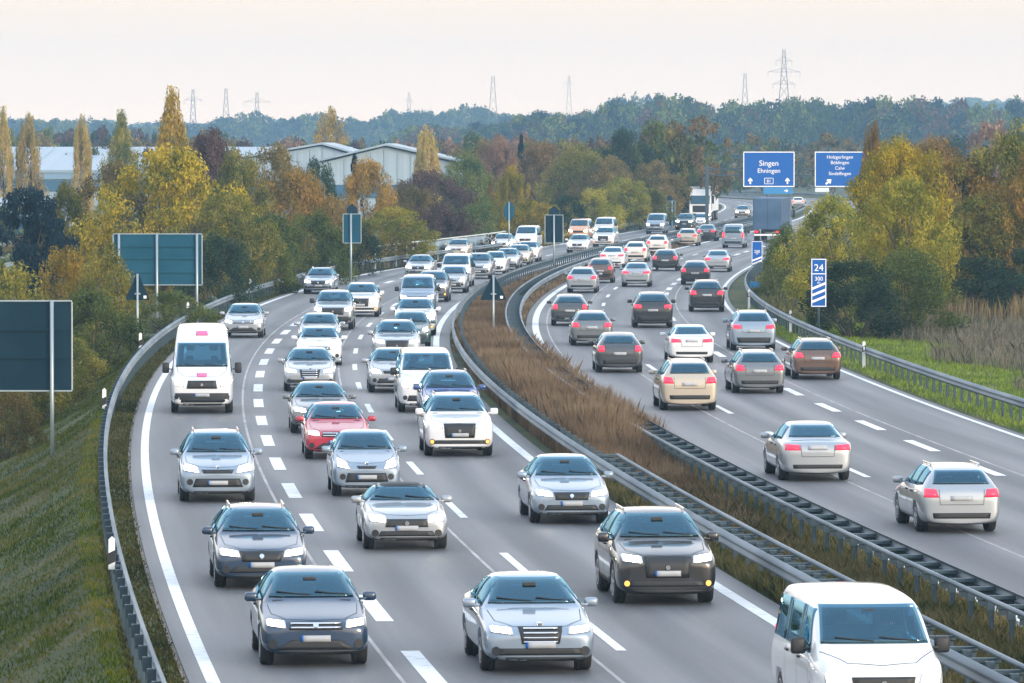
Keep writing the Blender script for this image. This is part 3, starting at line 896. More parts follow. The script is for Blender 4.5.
car_spec('pickup_suv', 4.85, 1.90, 1.78, .98, 1.26, .95,
    [(.60, 1.15, 1.52, w_, .70), (.28, 1.16, 1.68, w_, .67), (-.10, 1.17, 1.78, w_, .66), (-1.0, 1.18, 1.78, w_, .66), (-1.75, 1.18, 1.76, w_, .65)],
    [(-2.10, 1.18, 1.68, w_ * .99, .66), (-2.28, 1.16, 1.44, w_ * .97, .70), (-2.36, 1.10, 1.2, w_ * .95, .70), (-2.40, .98, 1.06, w_ * .92, .66), (-2.425, .78, .84, w_ * .80, .55)],
    1.48, -1.46, .39, (.76, 1.28, .62, 1.69), (.66, 1.30, .60, 1.64),
    [[(.80, 1.22), (-.10, 1.22), (-.08, 1.68), (.34, 1.66)], [(-.18, 1.22), (-1.0, 1.22), (-1.0, 1.68), (-.15, 1.685)], [(-1.08, 1.22), (-1.95, 1.24), (-1.85, 1.63), (-1.08, 1.675)]],
    [(.52, .86), (.84, .88), (.85, 1.04), (.54, 1.02)], [(.62, .95), (.88, .95), (.86, 1.18), (.64, 1.18)],
    [(-.48, .70), (.48, .70), (.50, 1.0), (-.50, 1.0)], bp=[(-.80, .36), (.80, .36), (.84, .62), (-.84, .62)], rb=[(-.7, .36), (.7, .36), (.72, .6), (-.72, .6)],
    mir=(.66, .90, 1.30), mh=.22, zq=.86, zp=.66, black_mirror=True, zb=.26)
w_ = .89
car_spec('roadster', 4.15, 1.80, 1.30, .68, .94, .55,
    [(.20, .89, 1.13, w_, .60), (-.10, .90, 1.26, w_, .56), (-.40, .90, 1.30, w_, .55), (-.75, .91, 1.29, w_, .54)],
    [(-1.15, .92, 1.16, w_, .56), (-1.50, .93, 1.00, w_, .66), (-1.75, .92, .97, w_ * .98, .68), (-1.95, .90, .95, w_ * .95, .66), (-2.03, .80, .88, w_ * .9, .6), (-2.075, .64, .70, w_ * .74, .5)],
    1.28, -1.18, .33, (.68, .97, .53, 1.23), (.52, 1.06, .45, 1.22),
    [[(.42, .945), (-.75, .95), (-.70, 1.22), (.02, 1.20)]],
    [(.42, .58), (.78, .62), (.80, .76), (.44, .72)], [(.44, .74), (.80, .74), (.80, .86), (.46, .84)],
    [(-.45, .50), (.45, .50), (.42, .66), (-.42, .66)], bp=[(-.60, .31), (.60, .31), (.54, .42), (-.54, .42)], rb=[(-.6, .34), (.6, .34), (.62, .44), (-.62, .44)],
    mir=(.30, .84, .98), zq=.66, top=[(-1.25, -.50), (-.02, -.53), (-.02, .53), (-1.25, .50)])
w_ = .95
SPEC['transporter_van'] = dict(L=4.9, W=1.90, zb=.22, st=[
    (2.45, .78, .86, w_ * .74, w_ * .60), (2.38, .98, 1.05, w_ * .88, w_ * .74), (2.18, 1.08, 1.16, w_ * .96, w_ * .80), (1.80, 1.12, 1.24, w_, w_ * .83), (1.66, 1.14, 1.31, w_, w_ * .84),
    (1.20, 1.16, 1.66, w_, .80), (.90, 1.16, 1.86, w_, .77), (.60, 1.16, 1.95, w_, .76), (-.8, 1.16, 1.98, w_, .77), (-2.0, 1.16, 1.97, w_, .77), (-2.28, 1.14, 1.90, w_, .76), (-2.40, 1.10, 1.74, w_ * .98, .74), (-2.45, .90, 1.4, w_ * .94, .72)],
    ws=(.78, 1.33, .70, 1.84), rw=(.66, 1.25, .62, 1.74),
    side=[[(1.35, 1.18), (.35, 1.18), (.38, 1.80), (.92, 1.78)], [(.25, 1.18), (-.95, 1.18), (-.95, 1.80), (.28, 1.80)], [(-1.05, 1.18), (-2.15, 1.18), (-2.12, 1.78), (-1.05, 1.80)]],
    hl=[(.50, .78), (.82, .82), (.84, 1.0), (.54, .96)], tl=[(.72, .85), (.88, .85), (.86, 1.30), (.74, 1.30)],
    gr=[(-.42, .74), (.42, .74), (.46, .92), (-.46, .92)], bp=[(-.66, .38), (.66, .38), (.60, .56), (-.60, .56)], rb=[(-.7, .36), (.7, .36), (.72, .56), (-.72, .56)],
    wf=1.55, wb=-1.45, wr=.34, mir=(1.20, .93, 1.28), mh=.24, zp=.62, zq=.80, black_mirror=True)
w_ = 1.0
def sprinter_logo(root, bvh):
    m = pmat('magenta_print', (0.55, 0.12, 0.28), .5)
    c = part('logo', patch(bvh, 'x', 1, [(-.20, 2.42), (.20, 2.42), (.17, 2.56), (-.17, 2.56)], 6, 3, .012), m, root)
    part('logo', patch(bvh, 'x', 1, [(-.16, 1.16), (.16, 1.16), (.16, 1.27), (-.16, 1.27)], 6, 3, .012), m, root)
SPEC['high_roof_van'] = dict(L=5.9, W=2.0, zb=.25, st=[
    (2.95, .86, .95, w_ * .78, w_ * .66), (2.88, 1.05, 1.12, w_ * .90, w_ * .76), (2.70, 1.14, 1.24, w_ * .96, w_ * .82), (2.32, 1.20, 1.36, w_, w_ * .84), (2.22, 1.22, 1.44, w_, w_ * .86),
    (1.80, 1.25, 1.86, w_, .86), (1.48, 1.26, 2.16, w_, .84), (1.30, 1.27, 2.34, w_, .83), (1.05, 1.30, 2.58, w_, .80), (.75, 1.32, 2.72, w_, .79), (-.8, 1.32, 2.76, w_, .80), (-2.6, 1.32, 2.74, w_, .80), (-2.85, 1.30, 2.62, w_, .79), (-2.95, 1.2, 2.2, w_ * .97, .78)],
    ws=(.82, 1.46, .76, 2.20), rw=(.66, 1.35, .62, 2.0),
    side=[[(1.85, 1.28), (.95, 1.28), (.98, 2.05), (1.42, 2.04)]],
    hl=[(.58, .86), (.86, .90), (.88, 1.12), (.64, 1.08)], tl=[(.82, .85), (.93, .85), (.92, 1.25), (.84, 1.25)],
    gr=[(-.48, .80), (.48, .80), (.44, 1.05), (-.44, 1.05)], bp=[(-.86, .36), (.86, .36), (.84, .66), (-.84, .66)], rb=[(-.8, .36), (.8, .36), (.82, .56), (-.82, .56)],
    wf=1.85, wb=-1.70, wr=.36, mir=(1.75, 1.03, 1.42), mh=.34, zp=.60, zq=.80, black_mirror=True, extra=sprinter_logo)

def variant_spec(new, base, sx, sy, sz, **over):
    b = SPEC[base]; d = dict(b)
    d['L'] = b['L'] * sx; d['W'] = b['W'] * sy
    d['st'] = [(a * sx, z0 * sz, z1 * sz, w1 * sy, w2 * sy) for a, z0, z1, w1, w2 in b['st']]
    yz = lambda c: [(p[0] * sy, p[1] * sz) for p in c]
    for k in ('hl', 'tl', 'gr', 'bp', 'rb'): d[k] = yz(b[k])
    d['side'] = [[(p[0] * sx, p[1] * sz) for p in c] for c in b['side']]
    for k in ('ws', 'rw'): d[k] = (b[k][0] * sy, b[k][1] * sz, b[k][2] * sy, b[k][3] * sz)
    d['mir'] = (b['mir'][0] * sx, b['mir'][1] * sy, b['mir'][2] * sz)
    d['wf'] = b['wf'] * sx; d['wb'] = b['wb'] * sx
    for k in ('zp', 'zq'):
        if k in b: d[k] = b[k] * sz
    if 'rails' in d: d['rails'] = (b['rails'][0] * sx, b['rails'][1] * sx, b['rails'][2] * sy, b['rails'][3] * sz)
    if 'sills' in d: d.pop('sills')
    d.update(over); SPEC[new] = d
variant_spec('small_car', 'hatchback', .90, .95, 1.03, gr=[(-.20, .68), (.20, .68), (.24, .74), (-.24, .74)], bp=[(-.52, .36), (.52, .36), (.46, .58), (-.46, .58)], hl=[(.40, .66), (.72, .72), (.70, .92), (.50, .84)], badge=.80, wr=.30)
variant_spec('compact_car', 'hatchback', 1.03, 1.01, .99, gr=[(-.44, .62), (.44, .62), (.40, .74), (-.40, .74)], bp=[(-.66, .30), (.66, .30), (.40, .46), (-.40, .46)], hl=[(.48, .64), (.80, .68), (.79, .78), (.50, .75)], bars=2)
variant_spec('executive_saloon', 'sedan', 1.04, 1.02, 1.0, gr=[(-.30, .50), (.30, .50), (.36, .76), (-.36, .76)], bp=[(-.72, .32), (.72, .32), (.66, .43), (-.66, .43)], hl=[(.44, .64), (.80, .68), (.80, .77), (.46, .74)], bars=4, badge=.79)
variant_spec('people_carrier', 'estate_car', .97, 1.02, 1.10, gr=[(-.34, .70), (.34, .70), (.38, .78), (-.38, .78)], bp=[(-.60, .38), (.60, .38), (.52, .58), (-.52, .58)], hl=[(.42, .70), (.82, .76), (.80, .92), (.48, .84)], badge=.84)
# trucks from bevelled panels
def big_truck(kind, trailer_mat, cab_mat):
    r = empty(kind, link=False)
    cb = MB()
    prof = [(0, .55), (2.05, .55), (2.12, 1.0), (2.05, 1.85), (1.78, 2.95), (1.1, 3.55), (0, 3.65)]
    cb.prism(prof, -1.23, 1.23)
    me = cb.mesh('cab'); 
    bm = bmesh.new(); bm.from_mesh(me); bmesh.ops.bevel(bm, geom=[e for e in bm.edges], offset=.07, segments=2, affect='EDGES'); bm.to_mesh(me); bm.free()
    c = part('cab', me, cab_mat, r); c.location = (5.8, 0, 0)
    def slab(name, c0, d, mat, bev=.02, rot=0.0, par=r):
        M = Matrix.Translation(c0) @ Matrix.Rotation(rot, 4, 'Y')
        return part(name, MB().box((0, 0, 0), d, bev, M).mesh(name), mat, par)
    slab('windscreen', (7.775, 0, 2.37), (.05, 2.16, .98), M_GLASS_T, .02, -.24)
    slab('grille', (7.895, 0, 1.35), (.05, 1.7, .75), M_BLACK, .02, -.02)
    slab('bumper', (7.86, 0, .62), (.22, 2.44, .42), M_BLACK, .05)
    for s in (1, -1):
        h = slab('headlight', (7.96, s * .95, .70), (.06, .38, .18), M_LENS, .02)
        part('lamp', MB().box((7.985, s * .95, .70), (.04, .28, .13), .01).mesh('lamp'), M_BULB, h)
        slab('mirror', (7.55, s * 1.42, 2.3), (.16, .24, .72), M_BLACK, .04)
        slab('side_window', (7.15, s * 1.235, 2.3), (.75, .03, .75), M_GLASS_T, .01)
    t = MB().box((-1.2, 0, 2.45), (13.2, 2.52, 2.75), .03).mesh('trailer_box')
    tb = part('trailer_box', t, trailer_mat, r)
    slab('rear_door', (-7.82, -.62, 2.45), (.03, 1.18, 2.62), trailer_mat, .01); slab('rear_door', (-7.82, .62, 2.45), (.03, 1.18, 2.62), trailer_mat, .01)
    slab('chassis', (-.6, 0, .95), (13.6, .9, .22), M_BLACK)
    slab('rear_bumper', (-7.74, 0, .62), (.12, 2.3, .16), M_WHITE)
    for s in (1, -1):
        h = slab('taillight', (-7.84, s * .95, .90), (.06, .42, .16), M_TAIL, .015)
        part('lamp', MB().box((-7.87, s * .95, .90), (.03, .32, .11), .01).mesh('lamp'), M_TAILLIT, h)
        for x in (6.6, 3.2, -3.6, -4.9, -6.2): wheel_parts(r, x, s * 1.08, .5, .30)
    return r
def paint(name, col, metal=0.25, rough=0.38):
    return pmat('paint_' + name, col, rough, metal, coat=1.0, coat_r=0.04)
PNT = {'white': paint('white', (.58, .60, .62), 0.0), 'offwhite': paint('offwhite', (.55, .52, .47), 0.0), 'silver': paint('silver', (.30, .33, .36), .6), 'silverblue': paint('silver_blue', (.21, .27, .34), .5),
       'grey': paint('grey', (.13, .145, .16), .5), 'darkgrey': paint('dark_grey', (.045, .05, .057), .4), 'black': paint('black', (.010, .012, .015), .2),
       'navy': paint('navy', (.012, .035, .075), .3), 'blue': paint('blue', (.02, .06, .20), .3), 'red': paint('red', (.33, .012, .035), .1), 'beige': paint('beige', (.40, .35, .28), .3),
       'orange': paint('orange', (.52, .27, .15), 0.0), 'brown': paint('brown', (.10, .06, .045), .4), 'teal': paint('teal', (.03, .075, .085), .4), 'bluegrey': paint('blue_grey', (.10, .16, .22), .4)}
M_TRUCKWHITE = noisy('truck_white_panel', [(.66, .67, .68), (.76, .77, .78)], .4, rough=.4)
M_TRUCKBLUE = noisy('truck_dark_blue_tarp', [(.035, .075, .14), (.06, .11, .19)], .6, rough=.6)
PROTO = {k: build_car(k, v) for k, v in SPEC.items()}
PROTO['box_truck_white'] = big_truck('articulated_truck', M_TRUCKWHITE, paint('truck_cab_white', (.72, .73, .74), 0.0)); SPEC['box_truck_white'] = dict(L=16)
PROTO['box_truck_blue'] = big_truck('articulated_truck', M_TRUCKBLUE, PNT['white']); SPEC['box_truck_blue'] = dict(L=16)

G_ON = 'vehicles queueing towards the camera on the left carriageway'
G_AWAY = 'vehicles driving away on the right carriageway'
CATN = {'sedan': 'car', 'hatchback': 'car', 'small_car': 'car', 'compact_car': 'car', 'executive_saloon': 'car', 'people_carrier': 'car', 'estate_car': 'car', 'sport_utility_car': 'car', 'pickup_suv': 'car', 'roadster': 'car', 'transporter_van': 'van', 'high_roof_van': 'van', 'box_truck_white': 'truck', 'box_truck_blue': 'truck'}
VEH = [
 # kind, paint, px, py (ground under nearest bumper), away?, label
 ('high_roof_van', 'white', 202, 414, 0, 'white high-roof delivery van with a magenta logo above its windscreen'),
 ('people_carrier', 'silverblue', 218, 503, 0, 'silver-blue people carrier in the left exit lane just in front of the white high-roof van'),
 ('estate_car', 'navy', 262, 590, 0, 'dark navy estate car, second from the front of the picture in the left exit lane'),
 ('compact_car', 'navy', 316, 668, 0, 'dark navy car with bright headlights nearest the camera in the left exit lane'),
 ('compact_car', 'silver', 243, 338, 0, 'silver hatchback beside the guardrail just beyond the white high-roof van'),
 ('estate_car', 'silverblue', 318, 294, 0, 'pale silver-blue car alone in the left lane below the narrow sign with pointed plate'),
 ('sedan', 'silver', 418, 278, 0, 'silver saloon in the left lane, left of the white van in the far queue'),
 ('hatchback', 'beige', 456, 259, 0, 'pale beige car in the left lane before the bridge railing'),
 ('sedan', 'white', 501, 252, 0, 'white saloon beside the far end of the bridge railing'),
 ('transporter_van', 'white', 525, 250, 0, 'white van in the left lane, just left of the tall median sign'),
 ('pickup_suv', 'silver', 333, 330, 0, 'big silver off-roader with black bumper and black mirrors in the middle lane'),
 ('sport_utility_car', 'white', 360, 317, 0, 'white car half hidden behind the big silver off-roader with black bumper'),
 ('hatchback', 'silver', 319, 350, 0, 'pale silver car mostly hidden behind a white hatchback in the middle lane'),
 ('compact_car', 'white', 319, 366, 0, 'white hatchback directly behind the silver saloon with wide grille'),
 ('executive_saloon', 'silver', 310, 392, 0, 'silver saloon with wide dark grille between white block markings and the middle queue'),
 ('sedan', 'grey', 321, 434, 0, 'dark grey saloon close behind the red hatchback'),
 ('compact_car', 'red', 338, 460, 0, 'red hatchback, the only red car coming towards the camera'),
 ('small_car', 'silverblue', 367, 497, 0, 'light silver blue hatchback in front of the red one, middle lane'),
 ('roadster', 'silver', 407, 551, 0, 'low silver roadster with a black soft top in the middle lane'),
 ('executive_saloon', 'silverblue', 541, 675, 0, 'pale silver-blue saloon nearest the camera at the bottom centre'),
 ('hatchback', 'silver', 394, 393, 0, 'silver hatchback half hidden behind the white low-roof transporter van'),
 ('transporter_van', 'white', 428, 413, 0, 'white low-roof transporter van with black mirrors behind the dark blue car'),
 ('people_carrier', 'blue', 452, 427, 0, 'dark blue car squeezed behind the white off-roader with the large grille'),
 ('sport_utility_car', 'white', 460, 457, 0, 'white off-roader with a large dark grille beside the brown median'),
 ('sedan', 'silverblue', 572, 525, 0, 'silver blue saloon in the fast lane beside the spacer bars of the median guardrail'),
 ('sport_utility_car', 'black', 668, 606, 0, 'black off-roader right behind the white van at the bottom right edge'),
 ('transporter_van', 'white', 884, 742, 0, 'white van cut off by the bottom right edge of the picture'),
 ('sport_utility_car', 'silver', 397, 364, 0, 'silver off-roader with yellowish fog lamps beside the second row of lane dashes'),
 ('small_car', 'teal', 411, 349, 0, 'small dark green car between a silver and a white off-roader'),
 ('sport_utility_car', 'white', 415, 336, 0, 'white off-roader in the fast lane at the start of the white edge line'),
 ('transporter_van', 'silverblue', 417, 315, 0, 'blue-grey minibus in the fast lane left of the triangular sign'),
 ('sport_utility_car', 'grey', 431, 302, 0, 'dark grey off-roader in the fast lane just behind the blue-grey minibus'),
 ('small_car', 'silver', 452, 293, 0, 'silver hatchback low in front of the far white van, fast lane'),
 ('transporter_van', 'white', 455, 287, 0, 'white van heading the far queue beside the triangular sign'),
 ('people_carrier', 'silver', 477, 279, 0, 'silver car with dark lower front directly above the triangular sign'),
 ('small_car', 'white', 493, 275, 0, 'white hatchback, first behind the silver car above the triangular sign'),
 ('executive_saloon', 'silver', 505, 270, 0, 'silver saloon, second behind the silver car above the triangular sign'),
 ('hatchback', 'beige', 517, 266, 0, 'pale cream hatchback, third behind the silver car above the triangular sign'),
 ('hatchback', 'white', 526, 262, 0, 'small white car at the very end of the queue along the median guardrail'),
 ('transporter_van', 'orange', 578, 241, 0, 'pale orange van coming round the bend behind the tall median sign'),
 ('sedan', 'white', 577, 253, 0, 'white saloon just right of the tall median sign'),
 ('sport_utility_car', 'white', 603, 247, 0, 'white off-roader following the white saloon right of the tall median sign'),
 ('transporter_van', 'offwhite', 603, 239, 0, 'cream van behind the pair of white cars right of the tall median sign'),
 ('transporter_van', 'silverblue', 655, 234, 0, 'pale blue van left of the dark slim sign at the far bend'),
 ('sport_utility_car', 'teal', 684, 230, 0, 'dark green car with pale roof left of the gantry post'),
 ('hatchback', 'white', 700, 228, 0, 'white hatchback directly under the gantry post'),
 ('box_truck_white', None, 700, 221, 0, 'white articulated truck coming towards the camera behind the gantry post'),
 ('sedan', 'beige', 742, 218, 0, 'cream saloon on the far road right of the white truck'),
 ('estate_car', 'silver', 582, 293, 1, 'silver estate car driving away beside the curved median guardrail'),
 ('small_car', 'brown', 600, 283, 1, 'brown hatchback half hidden just ahead of the silver estate driving away'),
 ('compact_car', 'darkgrey', 570, 326, 1, 'dark hatchback with glowing tail lights nearest the inside of the bend'),
 ('estate_car', 'grey', 592, 346, 1, 'grey estate car following the dark hatchback on the inside of the bend'),
 ('hatchback', 'darkgrey', 620, 373, 1, 'dark grey hatchback third back along the median lane driving away'),
 ('people_carrier', 'beige', 690, 411, 1, 'cream hatchback with bright tail lights beside the tall brown median brush'),
 ('executive_saloon', 'silver', 818, 482, 1, 'silver saloon driving away, second nearest the camera beside the median ladder rail'),
 ('estate_car', 'silver', 962, 534, 1, 'silver estate car driving away nearest the camera, at the right edge'),
 ('sedan', 'white', 612, 268, 1, 'white saloon with pink tail lights at the far curved median rail'),
 ('hatchback', 'offwhite', 635, 262, 1, 'cream hatchback left of the dark red-lit car in the far bend'),
 ('sedan', 'silver', 636, 287, 1, 'low silver saloon in the middle lane between dark cars, driving away'),
 ('hatchback', 'offwhite', 657, 254, 1, 'off-white car just beyond the far dark hatchback with red lamps'),
 ('compact_car', 'black', 665, 271, 1, 'black hatchback with red lamps in the far middle lane driving away'),
 ('sport_utility_car', 'black', 653, 328, 1, 'black off-roader in the middle lane between the dashed lines, driving away'),
 ('sedan', 'white', 692, 363, 1, 'white saloon in the middle lane left of the silver-blue off-roader, driving away'),
 ('estate_car', 'grey', 760, 394, 1, 'grey estate car with red lamps in the middle lane, right of the cream hatchback'),
 ('compact_car', 'black', 695, 285, 1, 'black hatchback in the right exit lane beside the curving guardrail'),
 ('people_carrier', 'black', 707, 312, 1, 'black hatchback in the exit lane just ahead of the silver-blue off-roader driving away'),
 ('sedan', 'silver', 717, 272, 1, 'silver saloon in the exit lane ahead of the black hatchback, by the guardrail end'),
 ('sport_utility_car', 'silverblue', 754, 351, 1, 'silver-blue off-roader in the exit lane left of the numbered exit sign'),
 ('estate_car', 'brown', 818, 380, 1, 'dark brown estate car in the exit lane pressed against the right guardrail'),
 ('estate_car', 'beige', 687, 246, 1, 'beige estate car crossing the far bend above the black hatchback'),
 ('transporter_van', 'silverblue', 733, 248, 1, 'pale blue van just left of the dark blue truck driving away'),
 ('box_truck_blue', None, 767, 242, 1, 'dark blue box truck driving away left of the big roadside tree'),
 ('sedan', 'darkgrey', 706, 241, 1, 'dark saloon between the beige estate and the pale blue van in the far bend'),
 ('hatchback', 'white', 772, 221, 1, 'white car far ahead beyond the dark blue truck'),
 ('hatchback', 'offwhite', 798, 208, 1, 'pale car farthest away on the right carriageway, beside the roadside tree'),
]
for kind, pn, px, py, away, label in VEH:
    X, Y = ground(px, py)
    Y0, off = inv(X, Y)
    s = float(slope(Y0)); t = Vector((s, 1, 0)).normalized()
    Lc = SPEC[kind]['L']
    c = Vector((X, Y, 0)) + t * (Lc / 2)
    Y1, _ = inv(c.x, c.y)
    x1, y1 = pos(Y1, off); c = Vector((float(x1), float(y1), 0))
    s = float(slope(Y1)); t = Vector((s, 1, 0)).normalized()
    h = t if away else -t
    o = copy_tree(PROTO[kind])
    o.location = c
    o.rotation_euler = (0, 0, math.atan2(h.y, h.x))
    tag(o, label, CATN[kind], G_AWAY if away else G_ON)
    if pn:
        for ch in o.children:
            if ch.data and ch.data.name in PAINTED:
                ch.material_slots[0].link = 'OBJECT'
                ch.material_slots[0].material = PNT[pn]

# ------------------------------------------------------------------ signs
def back_sign(label, px0, px1, py0, py1, Y, post_px, mat, rails=(.33, .72), cat='road sign', extra=None):
    x0, z1 = at_dist(px0, py0, Y); x1, z0 = at_dist(px1, py1, Y)
    xm = (x0 + x1) / 2
    zb = min(terr(xm, Y), 0.0)
    r = empty('road_sign', (xm, Y, zb))
    z0 -= zb; z1 -= zb
    W = x1 - x0; H = z1 - z0
    ob('panel', MB().box((0, 0.04, (z0 + z1) / 2), (W - .02, .03, H - .02)).mesh('panel'), mat, r)
    fm = MB(); t = .05
    for zz in (z0, z1): fm.box((0, 0.03, zz), (W, .06, t), .01)
    for xx in (-W / 2, W / 2): fm.box((xx, 0.03, (z0 + z1) / 2), (t, .06, H - t), .01)
    ob('frame', fm.mesh('frame'), M_FRAME, r)
    for q in rails: ob('cross_rail', MB().box((0, 0.0, z0 + H * q), (W - .1, .05, .07)).mesh('cross_rail'), mat, r)
    for p in post_px:
        xp = at_dist(p, py0, Y)[0] - xm
        ob('post', MB().cyl((xp, -.08, -.6), (xp, -.08, z1 + .03), .06, n=10).mesh('post', True), M_FRAME, r)
    if extra: extra(r, z0, z1, W)
    return tag(r, label, cat, 'backs of road signs')
back_sign('large dark sign back with pale frame on one post, cut by the left picture edge', -66, 72, 301, 391, 172, (-45, 52), M_SIGNBACK, rails=(.37, .68))
back_sign('wide blue-grey sign back on three posts behind the left guardrail', 113, 202, 234, 285, 268, (119, 157, 197), M_SIGNBACK2, rails=(.25, .52, .76))
def mast_plate(r, z0, z1, W):
    p = MB(); p.prism([(-W * .28, z1 + .02), (W * .28, z1 + .02), (W * .28, z1 + .35), (0, z1 + .62), (-W * .28, z1 + .35)], .02, .05)
    ob('top_plate', p.mesh('top_plate'), M_SIGNBACK, r)
back_sign('narrow sign back with pointed top plate in front of the left autumn trees', 343, 361, 214, 243, 340, (351,), M_SIGNBACK2, rails=(.5,), extra=mast_plate)
back_sign('tall dark sign back with pointed top plate standing in the median beside the far queue', 545, 563, 215, 243, 388, (554,), M_SIGNBACK, rails=(.5,), extra=mast_plate)
back_sign('slim dark sign back at the far bend in front of the last trees', 664, 675, 201, 226, 590, (667, 672), M_SIGNBACK2, rails=(.5,), extra=mast_plate)
def tri_sign(label, pxc, py_apex, py_base, hw, Y, post_bottom_z, extra=False):
    x, zt = at_dist(pxc, py_apex, Y); _, zb_ = at_dist(pxc, py_base, Y); hx = hw / F * Y
    gz = post_bottom_z if post_bottom_z is not None else min(terr(x, Y), 0)
    r = empty('warning_sign', (x, Y, gz)); zt -= gz; zb_ -= gz
    poly = [(-hx, zb_), (hx, zb_), (hx * .9 + .02, zb_ + .12), (.06, zt), (-.06, zt), (-hx * .9 - .02, zb_ + .12)]
    ob('panel', MB().prism(poly, .03, .06).mesh('panel'), M_SIGNBACK, r)
    ob('post', MB().cyl((0, -.03, -.5), (0, -.03, zt + .05), .045, n=10).mesh('post', True), M_FRAME, r)
    ob('clamp', MB().box((0, -.0, zb_ + (zt - zb_) * .25), (.24, .05, .07), .01).mesh('clamp'), M_FRAME, r)
    if extra: ob('sticker', MB().box((hx * .62, .022, zb_ + .12), (.12, .01, .12)).mesh('sticker'), M_WHITE, r)
    return tag(r, label, 'road sign', 'backs of road signs')
tri_sign('dark triangular warning sign back standing in the brown median', 493.5, 276, 300, 13, 250, -0.05, True)
tri_sign('dark triangular warning sign back in front of the wide blue-grey sign', 137.5, 275, 300, 12, 238, None, True)
# octagonal / diamond sign back
x, z1 = at_dist(509, 202, 455); gz = terr(x, 455); r = empty('road_sign', (x, 455, gz)); z1 -= gz
poly = [(-.42 + .0, z1 - .62 - .42), (-.17, z1 - 1.46), (.17, z1 - 1.46), (.42, z1 - 1.04), (.42, z1 - .45), (.14, z1), (-.14, z1), (-.42, z1 - .45)]
ob('panel', MB().prism(poly, .03, .06).mesh('panel'), M_SIGNBACK2, r)
ob('post', MB().cyl((0, -.02, -.5), (0, -.02, z1), .05, n=10).mesh('post', True), M_FRAME, r)
tag(r, 'small eight-sided sign back on a thin pole before the yellow bushes', 'road sign', 'backs of road signs')

def text_mesh(s, size, align='CENTER'):
    c = bpy.data.curves.new('lettering', 'FONT'); c.body = s; c.size = size; c.align_x = align; c.extrude = .004
    o = bpy.data.objects.new('tmp', c); COL.objects.link(o)
    dg = bpy.context.evaluated_depsgraph_get()
    me = bpy.data.meshes.new_from_object(o.evaluated_get(dg))
    COL.objects.unlink(o); bpy.data.objects.remove(o)
    return me
def put_text(s, size, x, z, y, par, align='CENTER', mat=None):
    o = ob('lettering', text_mesh(s, size, align), mat or M_WHITE, par); o.location = (x, y, z); o.rotation_euler = (math.pi / 2, 0, 0)
    return o
def arrow_up(cx_, cz, h, rot=0.0):
    w2 = h * .12
    P = [(-w2, -h / 2), (w2, -h / 2), (w2, h * .02), (h * .34, -h * .10), (h * .34, h * .12), (0, h * .5), (-h * .34, h * .12), (-h * .34, -h * .10), (-w2, h * .02)]
    c, s = math.cos(rot), math.sin(rot)
    return [(cx_ + a * c - b * s, cz + a * s + b * c) for a, b in P]
# gantry with two boards
GY = 560.0
gx, _ = at_dist(707, 200, GY); _, beam_z = at_dist(707, 172, GY)
gan = empty('sign_gantry', (gx, GY, 0)); tag(gan, 'steel sign gantry with a thick post in the median carrying the blue boards', 'gantry')
xr, _ = at_dist(905, 172, GY)
ob('post', MB().box((0, 0, 3.25), (.34, .34, 6.6), .03).mesh('post'), M_POST, gan)
ob('post', MB().box((xr - gx, 0, 3.2), (.34, .34, 6.5), .03).mesh('post'), M_POST, gan)
bm_ = MB(); Lb = xr - gx
for dz in (-.32, .32): bm_.box((Lb / 2, 0, beam_z + dz), (Lb, .16, .12), .01)
nseg = 16
for k in range(nseg):
    a = Lb * k / nseg; b = Lb * (k + 1) / nseg
    bm_.cyl((a, 0, beam_z - .30 if k % 2 else beam_z + .30), (b, 0, beam_z + .30 if k % 2 else beam_z - .30), .035, n=6)
ob('beam', bm_.mesh('beam'), M_POST, gan)
def gantry_board(px0, px1, label):
    x0, z1 = at_dist(px0, 151.5, GY); x1, z0 = at_dist(px1, 187, GY)
    W, H = x1 - x0, z1 - z0
    r = empty('direction_sign', ((x0 + x1) / 2, GY - .30, z0)); tag(r, label, 'road sign', 'blue boards on the gantry')
    ob('panel', MB().box((0, 0, H / 2), (W - .01, .05, H - .01), .02).mesh('panel'), M_BLUE, r)
    fr = MB()
    for zz in (.06, H - .06): fr.box((0, -.03, zz), (W - .06, .015, .085), .004)
    for xx in (-W / 2 + .06, W / 2 - .06): fr.box((xx, -.03, H / 2), (.085, .015, H - .22), .004)
    ob('border', fr.mesh('border'), M_WHITE, r)
    bk = MB()
    for xx in (-W * .3, W * .3): bk.box((xx, .14, H * .5), (.08, .22, H * .8))
    ob('bracket', bk.mesh('bracket'), M_POST, r)
    return r, W, H
r, W, H = gantry_board(743, 794.5, 'blue overhead board reading Singen and Ehningen with two arrows')
put_text('Singen', .74, 0, H * .60, -.035, r); put_text('Ehningen', .62, 0, H * .40, -.035, r)
for s in (-1, 1): ob('arrow', MB().prism(arrow_up(s * W * .36, H * .175, .62), -.032, -.026).mesh('arrow'), M_WHITE, r)
fr = MB()
for zz in (H * .09, H * .25): fr.box((0, -.03, zz), (.84, .012, .045))
for xx in (-.42, .42): fr.box((xx, -.03, H * .17), (.045, .012, H * .16 - .046))
ob('route_box', fr.mesh('route_box'), M_WHITE, r); put_text('81', .42, 0, H * .125, -.035, r)
r, W, H = gantry_board(814.5, 868, 'blue overhead exit board half hidden by the big golden-green tree')
for k, s in enumerate(('Holzgerlingen', 'Böblingen', 'Calw', 'Sindelfingen')): put_text(s, .46, -.15, H * (.80 - k * .155), -.035, r)
ob('arrow', MB().prism(arrow_up(-W * .24, H * .15, .72, -R(48)), -.032, -.026).mesh('arrow'), M_WHITE, r)
